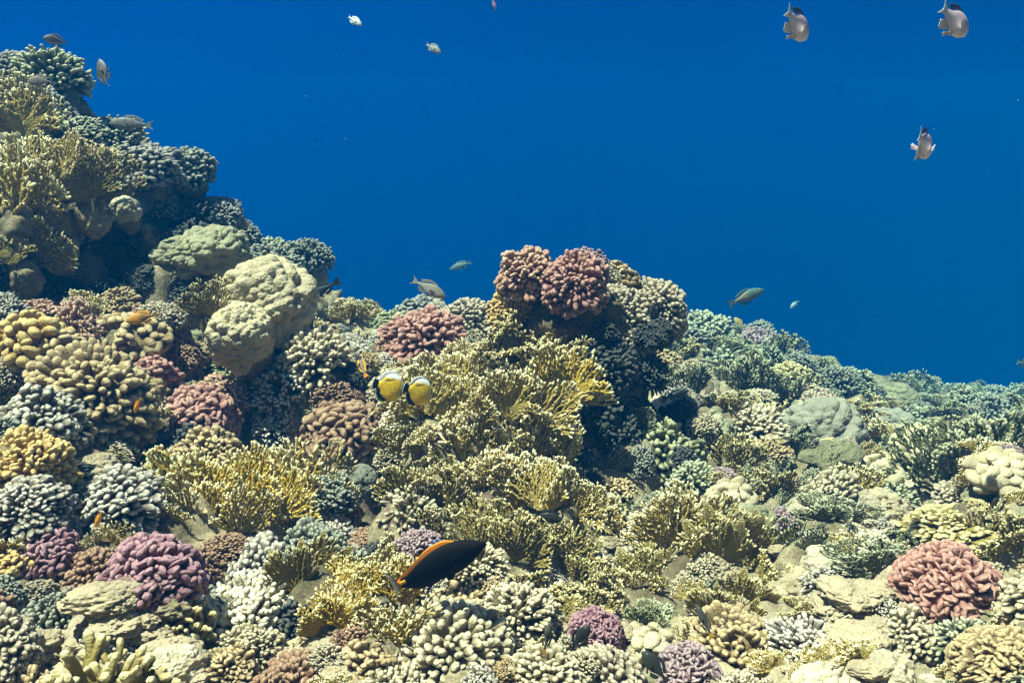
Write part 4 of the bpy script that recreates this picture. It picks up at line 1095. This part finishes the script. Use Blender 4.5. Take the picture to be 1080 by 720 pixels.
DARK = slender('damselfish', (0.022, 0.028, 0.024), (0.035, 0.04, 0.034), (0.02, 0.025, 0.022), (0.02, 0.025, 0.022), deep=1.45, fork=0.04)
THIN = slender('dart_wrasse', (0.05, 0.055, 0.05), (0.075, 0.075, 0.065), (0.05, 0.05, 0.045), (0.40, 0.24, 0.03), deep=0.75, fork=0.03)
put_fish(THIN, 'wrasse', 'thin dark wrasse hanging upright over the cream coral at the bottom', 'wrasse', 577, 672, 1.40, 38, (0.2, 0.95, 0.0), (0.9, -0.2, 0))
put_fish(DARK, 'damselfish', 'dark barred fish half hidden beside the round dusky purple coral', 'damselfish', 612, 672, 1.52, 36, (0.45, 0.7, -0.2), (-0.8, 0.5, 0))
put_fish(DARK, 'damselfish', 'dark oval damselfish beside the mauve coral at the bottom edge', 'damselfish', 691, 703, 1.36, 42, (-0.6, 0.72, 0.1), (0.75, 0.6, 0))
put_fish(THIN, 'wrasse', 'slim dark fish above the mauve coral at the bottom', 'wrasse', 743, 655, 1.55, 40, (-0.42, 0.86, 0.1), (0.85, 0.4, 0))
put_fish(WRASSE, 'wrasse', 'black wrasse passing in front of the greyish pink coral right of the pillar', 'wrasse', 713, 416, 2.9, 32, (0.92, 0.28, 0.2), (-0.2, 1, 0))
put_fish(DARK, 'damselfish', 'dark fish resting in the shade under the fire coral thicket', 'damselfish', 578, 545, 2.05, 30, (0.9, -0.3, 0.2), (0.2, 1, 0))
YD = slender('damselfish', (0.30, 0.24, 0.06), (0.38, 0.30, 0.09), (0.3, 0.25, 0.07), (0.3, 0.25, 0.08), deep=1.6)
put_fish(YD, 'damselfish', 'small yellowish damselfish on the crest right of the pillar', 'damselfish', 779, 340, 5.0, 14, (-0.5, 0.7, 0.3), (0.5, 0.6, 0))
BLUEF = slender('chromis', (0.30, 0.55, 0.55), (0.40, 0.62, 0.60), (0.3, 0.55, 0.58), (0.35, 0.6, 0.62), deep=1.3)
put_fish(BLUEF, 'chromis', 'tiny pale blue chromis above the right crest', 'chromis', 838, 321, 4.5, 12, (-0.6, -0.7, 0.3), (-0.6, 0.6, 0))
PINK = slender('anthias', (0.55, 0.30, 0.42), (0.60, 0.36, 0.45), (0.55, 0.3, 0.4), (0.55, 0.3, 0.4), deep=0.9)
put_fish(PINK, 'anthias', 'tiny pink fish at the top edge in open water', 'anthias', 521, 5, 4.0, 13, (0.3, -0.92, 0.2), (0.9, 0.3, 0))
put_fish(GRUNT, 'grunt', 'dim grey fish leaving at the right edge above the crest', 'grunt', 1084, 384, 5.2, 30, (0.9, -0.2, 0.2), (0.2, 1, 0))
# sergeant-like pale fish seen from behind
def sc_paint(t, v, z):
    c = lerp((0.80, 0.63, 0.68), (0.42, 0.31, 0.37), np.clip((v + 0.15) / 0.9, 0, 1))
    return c
SCALE = fish_model('scalefish',
    ([0, .08, .2, .4, .6, .82, 1], [.0, .10, .19, .25, .235, .12, .055]), ([0, .08, .2, .4, .6, .82, 1], [-.03, -.10, -.18, -.225, -.21, -.11, -.055]),
    ([0, .12, .35, .65, 1], [.02, .09, .12, .085, .02]), sc_paint,
    [('dorsal_fin', [(.22, .20), (0, .25), (-.2, .12)], [(.12, .275), (-.14, .29), (-.30, .20), (-.34, .16)], lambda u, s: lerp((0.16, 0.13, 0.17), (0.03, 0.06, 0.13), u), {}),
     ('anal_fin', [(.0, -.22), (-.12, -.16), (-.22, -.10)], [(-.12, -.30), (-.27, -.36), (-.34, -.20)], lambda u, s: lerp((0.60, 0.42, 0.36), (0.86, 0.80, 0.76), u), {}),
     ('tail_fin', [(-.31, .055), (-.31, -.055)], [(-.50, .16), (-.44, .06), (-.42, 0), (-.44, -.06), (-.50, -.16)], lambda u, s: lerp((0.80, 0.60, 0.42), (0.95, 0.93, 0.90), u), {'th': .004}),
     ('pelvic_fin', [(.14, -.21), (.06, -.21)], [(.02, -.36), (-.04, -.30)], lambda u, s: lerp((0.75, 0.42, 0.22), (0.88, 0.82, 0.76), u), {'y0': .04, 'y1': .08}),
     ('pelvic_fin', [(.14, -.21), (.06, -.21)], [(.02, -.36), (-.04, -.30)], lambda u, s: lerp((0.75, 0.42, 0.22), (0.88, 0.82, 0.76), u), {'y0': -.04, 'y1': -.08}),
     ('pectoral_fin', [(.20, 0), (.19, -.07)], [(.03, .02), (-.02, -.05), (.02, -.11)], const((0.70, 0.68, 0.72)), {'y0': -.11, 'y1': -.22, 'th': .003}),
     ('pectoral_fin', [(.20, 0), (.19, -.07)], [(.03, .02), (-.02, -.05), (.02, -.11)], const((0.70, 0.68, 0.72)), {'y0': .11, 'y1': .22, 'th': .003})], eye=(.37, .04, .085, .025))
put_fish(SCALE, 'damselfish', 'mauve grey damselfish with white fins near the top edge, left of its twin', 'damselfish', 840, 26, 1.9, 50, (0.62, -0.36, 0.62), (0.38, 0.9, 0), group='mauve grey damselfish in open water')
put_fish(SCALE, 'damselfish', 'mauve grey damselfish with white fins in the top right corner', 'damselfish', 1006, 22, 1.9, 50, (0.74, -0.42, 0.45), (0.5, 0.8, 0), group='mauve grey damselfish in open water')
put_fish(SCALE, 'damselfish', 'mauve grey damselfish seen tail on, lowest of the three in open water', 'damselfish', 974, 152, 2.0, 52, (0.55, -0.22, 0.75), (0.25, 0.92, 0), group='mauve grey damselfish in open water')
PALED = slender('chromis', (0.42, 0.52, 0.5), (0.55, 0.6, 0.56), (0.5, 0.58, 0.58), (0.5, 0.6, 0.6), deep=1.3, fork=0.1)
put_fish(PALED, 'chromis', 'small pale silvery chromis in open water at the top', 'chromis', 374, 22, 3.4, 20, (0.75, -0.55, -0.2), (0.5, 0.8, 0))
GREYC = slender('chromis', (0.13, 0.14, 0.13), (0.30, 0.30, 0.27), (0.20, 0.21, 0.20), (0.34, 0.36, 0.35), deep=1.3, fork=0.1)
put_fish(GREYC, 'chromis', 'small greyish chromis in open water right of the silvery one', 'chromis', 457, 51, 3.8, 21, (0.75, -0.5, -0.2), (0.5, 0.8, 0))

# ------------------------------------------------------------------ stones and smaller corals filling the slope
def carve():
    """the reef rock falls back into cavities between the colonies that grew on it"""
    global BVH
    from mathutils.kdtree import KDTree
    C = np.array([p for p, r in PLACED]); Rr = np.array([r for p, r in PLACED])
    edge = np.full(len(SV), 9.0)
    for c, r in zip(C, Rr):
        edge = np.minimum(edge, np.linalg.norm(SV - c, axis=1) - 0.55 * r)
    t = np.clip((edge - 0.0) / 0.13, 0, 1); t = t * t * (3 - 2 * t)
    dep = SV @ Fw
    near = np.clip((4.6 - dep) / 1.2, 0, 1) * np.clip((dep - 0.9) / 0.4, 0, 1)
    left = np.clip((0.55 - SV[:, 0] / np.maximum(dep, 0.5)) / 0.5, 0.35, 1)
    amt = 0.17 * t * near * left * np.clip(1 - 1.1 * sed, 0.1, 1) * (0.75 + 0.5 * vnoise(SV, 4.0, 55))
    SV[:] = SV - nrm.reshape(-1, 3) * amt[:, None] * np.array([1, 1, 1])
    terrain_me.vertices.foreach_set('co', SV.astype(np.float32).ravel()); terrain_me.update()
    sub_V[0] = SV
    BVH = BVHTree.FromPolygons(np.concatenate(sub_V).tolist(), np.concatenate(sub_F).tolist())
carve()
LANDMARKS = []
for o in list(col.objects):
    if o.parent is None and 'category' in o and 'coral' in o['category']:
        LANDMARKS.append(o)

rk = random.Random(5)
for px, py, w, lb in [(95, 492, 50, 'bare white stone leaning on the dark white tipped finger coral'),
                      (150, 366, 22, 'small white stone on the far end of the broad tan dome'),
                      (60, 700, 80, 'broad pale rock in the bottom left corner'), (175, 708, 80, 'pale cracked rock at the bottom edge below the purple coral'),
                      (290, 700, 90, 'knobbly pale rock at the bottom edge below the slanting white coral'), (110, 640, 44, 'grey rounded stone under the purple coral'),
                      (850, 625, 80, 'pale rubble rock in the middle of the sand patch'), (760, 600, 46, 'pale rubble rock under the olive plates'),
                      (780, 650, 60, 'long pale rock below the dark olive plate'), (820, 690, 66, 'pale lump of rock at the bottom edge in front of the sand patch'),
                      (880, 690, 56, 'creamy rock at the bottom edge left of the bare white boulder'), (1050, 630, 56, 'sunlit white rock between the pinkish red coral and the corner coral'),
                      (660, 690, 44, 'pale rock between the dusky purple and the mauve coral'), (930, 530, 60, 'grey pitted rock beneath the knob coral')]:
    h = hit(px, py)
    loc, nor, _ = h; R = w / 2 * (loc @ Fw) / FPX
    rock_at(loc + np.array([0, 0.3 * R, -0.25 * R]), R, lb, name='reef_stone', sc=(1, 0.9, 0.75), rot=rk.uniform(0, 6), k=rk.randrange(4), substrate=False, cat='stone', sed=RUBBLE)

COLOUR_WORD = {'lavender': 'mauve', 'purple': 'purple', 'rose': 'rose', 'pinktan': 'pinkish tan', 'brown': 'brown', 'tan': 'tan', 'honey': 'honey yellow', 'cream': 'cream',
               'whitetip': 'white tipped', 'softtan': 'beige', 'mustard': 'mustard yellow', 'amber': 'amber', 'olive': 'olive', 'moss': 'moss green', 'palegreen': 'pale green',
               'greygreen': 'grey green', 'shadegrey': 'shade-tinted grey', 'greyblue': 'grey', 'porites': 'creamy', 'poritesgreen': 'greenish', 'poritesgrey': 'grey', 'bone': 'bone white'}
KIND_WORD = {'crust': 'encrusting coral', 'mound': 'boulder coral', 'finger': 'finger coral', 'meander': 'wavy finger coral', 'thick': 'stubby coral', 'fine': 'fine finger coral', 'bush': 'bush coral', 'spiky': 'twiggy coral',
             'fan': 'fire coral fan', 'plate': 'fire coral plate', 'open': 'loose fire coral', 'clump': 'fire coral clump', 'boulder': 'boulder coral', 'lobed': 'lumpy coral', 'knob': 'knob coral'}
short_names = []
for o in LANDMARKS:
    l = o['label']
    for cut in (' at the ', ' on the ', ' in the ', ' behind ', ' beside ', ' below ', ' above ', ' under ', ' right of ', ' left of ', ' with ', ' between ', ' covering ', ' hanging ', ' just ',
                ' against ', ' over ', ' from ', ' beneath ', ' near ', ' leaning ', ' stepping ', ' standing ', ' touching ', ' crowning ', ' sticking ', ' halfway ', ' low ', ' rising ', ' squeezed ', ' sloping ', ' further ', ' lit ', ' of ', ' that '):
        i = l.find(cut)
        if i > 8: l = l[:i]
    p = np.array(o.matrix_world.translation)
    if p @ Fw > 0.3:
        short_names.append((l, *project(p)))
cnt_sn = {}
for l, *_ in short_names: cnt_sn[l] = cnt_sn.get(l, 0) + 1
short_names = [s for s in short_names if cnt_sn[s[0]] == 1]
used_labels = {}
def relate(px, py, d, pre):
    c = sorted(short_names, key=lambda s: (s[1] - px) ** 2 + (s[2] - py) ** 2)
    for s in c[:7]:
        dx, dy, dd = px - s[1], py - s[2], d - s[3]
        opts = []
        if abs(dx) >= abs(dy): opts = ['right of' if dx > 0 else 'left of']
        if abs(dy) > abs(dx) * 0.6: opts.append('below' if dy > 0 else 'above')
        for op in opts:
            lab = '%s %s the %s' % (pre, op, s[0])
            if len(lab.split()) <= 16 and lab not in used_labels: return lab
    return '%s %s the %s' % (pre, 'near', c[0][0])

BARE = []
for bx, by, br in [(60, 695, .10), (175, 700, .11), (290, 705, .10), (120, 655, .07), (230, 680, .07), (860, 640, .15), (800, 660, .12), (900, 660, .15), (740, 640, .09), (930, 535, .12), (870, 600, .10), (940, 680, .12)]:
    BARE.append((hit(bx, by)[0], br))
PA, PB = P(628, 510, 2.98), P(612, 320, 3.08)
def on_shaft(p):
    t = (p - PA) @ (PB - PA) / ((PB - PA) @ (PB - PA))
    return -0.1 < t < 0.85 and np.linalg.norm(p - PA - t * (PB - PA)) < 0.40
def choose(px, py, d, rng, p=None):
    if 425 < px < 620 and 345 < py < 585 and 2.0 < d < 3.1:
        return rng.choice([('clump', 'mustard'), ('clump', 'olive'), ('clump', 'mustard'), ('bush', 'cream'), ('clump', 'olive')])
    if 500 < px < 725 and 250 < py < 350 and d < 3.45: return None, None
    tp_ = (p - PA) @ (PB - PA) / ((PB - PA) @ (PB - PA))
    if 0.8 < tp_ < 1.6 and np.linalg.norm(p - PA - tp_ * (PB - PA)) < 0.42: return None, None
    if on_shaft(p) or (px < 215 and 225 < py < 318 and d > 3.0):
        return rng.choice([('fine', 'shadegrey'), ('bush', 'shadegrey'), ('finger', 'shadegrey'), ('fine', 'greygreen')])  # pillar shaft and ridge hollow: shade painted into the coral colour
    far = d > 4.3
    if px < 330 and py < 300:
        return rng.choice([('bush', 'palegreen'), ('bush', 'greygreen'), ('clump', 'mustard'), ('clump', 'olive'), ('finger', 'greyblue'), ('spiky', 'moss'), ('boulder', 'poritesgreen')])
    if far:
        return rng.choice([('bush', 'palegreen'), ('bush', 'greygreen'), ('clump', 'moss'), ('clump', 'palegreen'), ('spiky', 'palegreen'), ('bush', 'greygreen'), ('clump', 'olive'), ('fine', 'greygreen'), ('crust', 'poritesgrey'), ('clump', 'moss'), ('bush', 'moss')])
    if px > 620:
        return rng.choice([('clump', 'olive'), ('clump', 'mustard'), ('clump', 'olive'), ('clump', 'palegreen'), ('clump', 'palegreen'), ('bush', 'palegreen'), ('bush', 'cream'), ('finger', 'cream'), ('bush', 'olive'), ('crust', 'poritesgreen'), ('crust', 'bone'), ('clump', 'olive'), ('clump', 'mustard'), ('mound', 'bone'),
                           ('boulder', 'poritesgreen'), ('knob', 'porites'), ('finger', 'tan'), ('clump', 'moss'), ('clump', 'mustard'), ('fine', 'lavender'), ('fine', 'softtan'), ('lobed', 'bone')])
    if px > 400:
        return rng.choice([('clump', 'mustard'), ('clump', 'olive'), ('bush', 'cream'), ('finger', 'cream'), ('clump', 'mustard'), ('finger', 'whitetip'), ('bush', 'whitetip'), ('finger', 'tan'), ('bush', 'softtan')])
    if px < 420 and py > 370:
        if rng.random() < 0.30: return None, None
        return rng.choice([('finger', 'brown'), ('bush', 'greygreen'), ('fine', 'brown'), ('clump', 'olive'), ('finger', 'whitetip'), ('bush', 'softtan'), ('fine', 'greygreen'), ('crust', 'tan'), ('fine', 'softtan'),
                           ('finger', 'tan'), ('bush', 'moss'), ('clump', 'mustard'), ('finger', 'shadegrey'), ('spiky', 'olive'), ('bush', 'cream')])
    return rng.choice([('finger', 'tan'), ('finger', 'whitetip'), ('clump', 'mustard'), ('bush', 'cream'), ('thick', 'tan'), ('finger', 'softtan'), ('bush', 'whitetip'), ('clump', 'olive'), ('boulder', 'poritesgreen'), ('finger', 'pinktan'), ('meander', 'brown'), ('crust', 'porites'), ('crust', 'tan'), ('clump', 'mustard')])

def scatter(n_try, smin, smax, overlap, seed, want):
    rng = random.Random(seed); made = 0
    for _ in range(n_try):
        # a line of sight somewhere over the reef, ending on whatever rock it meets
        hh = hit(rng.uniform(-110, 1190), rng.uniform(20, 800))
        if hh is None: continue
        p, nor, _d = hh
        px, py, d = project(p)
        if d < 1.15: continue
        v = Vector(p); nor = Vector(nor)
        kind, colr = choose(px, py, d, rng, p)
        if kind is None: continue
        if any(((p - bp) ** 2).sum() < br * br for bp, br in BARE):
            if rng.random() < 0.72: continue
            kind, colr = rng.choice([('mound', 'bone'), ('crust', 'bone'), ('finger', 'cream'), ('crust', 'porites'), ('crust', 'tan'), ('bush', 'cream'), ('clump', 'olive'), ('bush', 'whitetip')])
        R = rng.uniform(smin, smax) * (1 + 0.22 * max(0, d - 2.5))
        if sedim(p) > 0.45 and rng.random() < 0.6: continue
        if any((p[0] - q[0]) ** 2 + (p[1] - q[1]) ** 2 + (p[2] - q[2]) ** 2 < (overlap * (R + rq)) ** 2 for q, rq in PLACED): continue
        isfan = kind in ('fan', 'plate', 'open', 'clump')
        nor = np.array(nor)
        ax = nor * 0.45 + np.array([0, 0, 0.55]) + np.array([rng.uniform(-.2, .2), rng.uniform(-.25, .1), 0])
        sp = rng.uniform(-0.9, 0.9) if isfan else rng.uniform(0, 6.28)
        me = PROTO[kind][rng.randrange(len(PROTO[kind]))]
        o = bpy.data.objects.new(NAME[kind], me); col.objects.link(o); set_mat(o, CM(colr, kind))
        s = R * (0.75 if kind == 'crust' else 1.35 if kind == 'clump' else 1.7 if isfan else 1.0); hh = rng.uniform(0.55, 1.05)
        o.matrix_world = Matrix.Translation(Vector(p - nor * 0.1 * R)) @ frame(ax, sp) @ Matrix.Diagonal((s * rng.uniform(0.8, 1.35), s * rng.uniform(0.8, 1.2), s * hh, 1))
        size = 'tiny' if R * FPX / d < 12 else ('small' if R * FPX / d < 24 else 'middling')
        lab = relate(px, py, d, '%s %s %s' % (size, COLOUR_WORD[colr], KIND_WORD[kind]))
        used_labels[lab] = used_labels.get(lab, 0) + 1
        o['label'] = lab; o['category'] = CAT[NAME[kind]]; o['group'] = 'small %ss covering the reef' % CAT[NAME[kind]]
        PLACED.append((p.copy(), R)); made += 1
        if made >= want: break
    return made
_sed = sed
def sedim(p):
    i = np.argmin(((SV[::7, :2] - p[:2]) ** 2).sum(1)) * 7
    return _sed[i]
m1 = scatter(6000, 0.06, 0.105, 0.66, 3, 260)
m2 = scatter(9000, 0.032, 0.055, 0.66, 4, 380)
# loose rubble on the bare patches
rb = random.Random(9)
for k in range(420):
    h = hit(*((rb.uniform(640, 1070), rb.uniform(540, 715)) if k % 2 else (rb.uniform(-20, 380), rb.uniform(625, 716))))
    p, nor, _ = h
    r = rb.uniform(0.010, 0.032) if k % 5 else rb.uniform(0.03, 0.05)
    if any(((p - q) ** 2).sum() < (0.85 * rq) ** 2 for q, rq in PLACED): continue
    o = rock_at(p, r, 'pale knobbly piece of coral rubble lying on bare rock between the corals', name='rubble_piece', sc=(rb.uniform(.9, 1.7), 1, rb.uniform(.5, .8)),
                rot=rb.uniform(0, 6), k=rb.randrange(4), substrate=False, cat='rubble', group='loose coral rubble on bare rock', sed=RUBBLE)
print('fill', m1, m2, 'objects', len(col.objects))

# ------------------------------------------------------------------ the water itself
def haze():
    x0, x1, y0, y1, z0, z1 = -15.5, 15.5, -1.5, 17.0, float(SV[:, 2].min()) - 1.0, 3.0
    V = [(x, y, z) for x in (x0, x1) for y in (y0, y1) for z in (z0, z1)]
    Fc = [(0, 1, 3, 2), (4, 6, 7, 5), (0, 4, 5, 1), (2, 3, 7, 6), (0, 2, 6, 4), (1, 5, 7, 3)]
    me = mesh_from('haze', V, Fc, smooth=False)
    m = bpy.data.materials.new('water_haze'); m.use_nodes = True
    nt = m.node_tree; nt.nodes.clear()
    o = nt.nodes.new('ShaderNodeOutputMaterial'); v = nt.nodes.new('ShaderNodeVolumePrincipled')
    v.inputs['Color'].default_value = (*HAZE_COLOR, 1); v.inputs['Density'].default_value = HAZE_DENSITY
    v.inputs['Absorption Color'].default_value = (*HAZE_ABSORB, 1)
    nt.links.new(v.outputs[0], o.inputs['Volume'])
    h = link('haze', me); me.materials.append(m); h['kind'] = 'stuff'
def specks():
    rng = np.random.default_rng(77); mb = MB(); D = uv_dome(5, 6)
    for k in range(60):
        d = rng.uniform(0.9, 5.0)
        p = P(rng.uniform(-200, 1280), rng.uniform(-120, 460), d)
        mb.grid(p + D * rng.uniform(0.0004, 0.0009) * math.sqrt(d) * np.array([1, 1, rng.uniform(0.6, 1.6)]), 0.0, close=True)
    o = link('drifting_particles', mb.mesh('specks'), coral_mat('speck', (0.32, 0.34, 0.33), (0.4, 0.4, 0.4), bump=0)); o['kind'] = 'stuff'
specks()
haze()
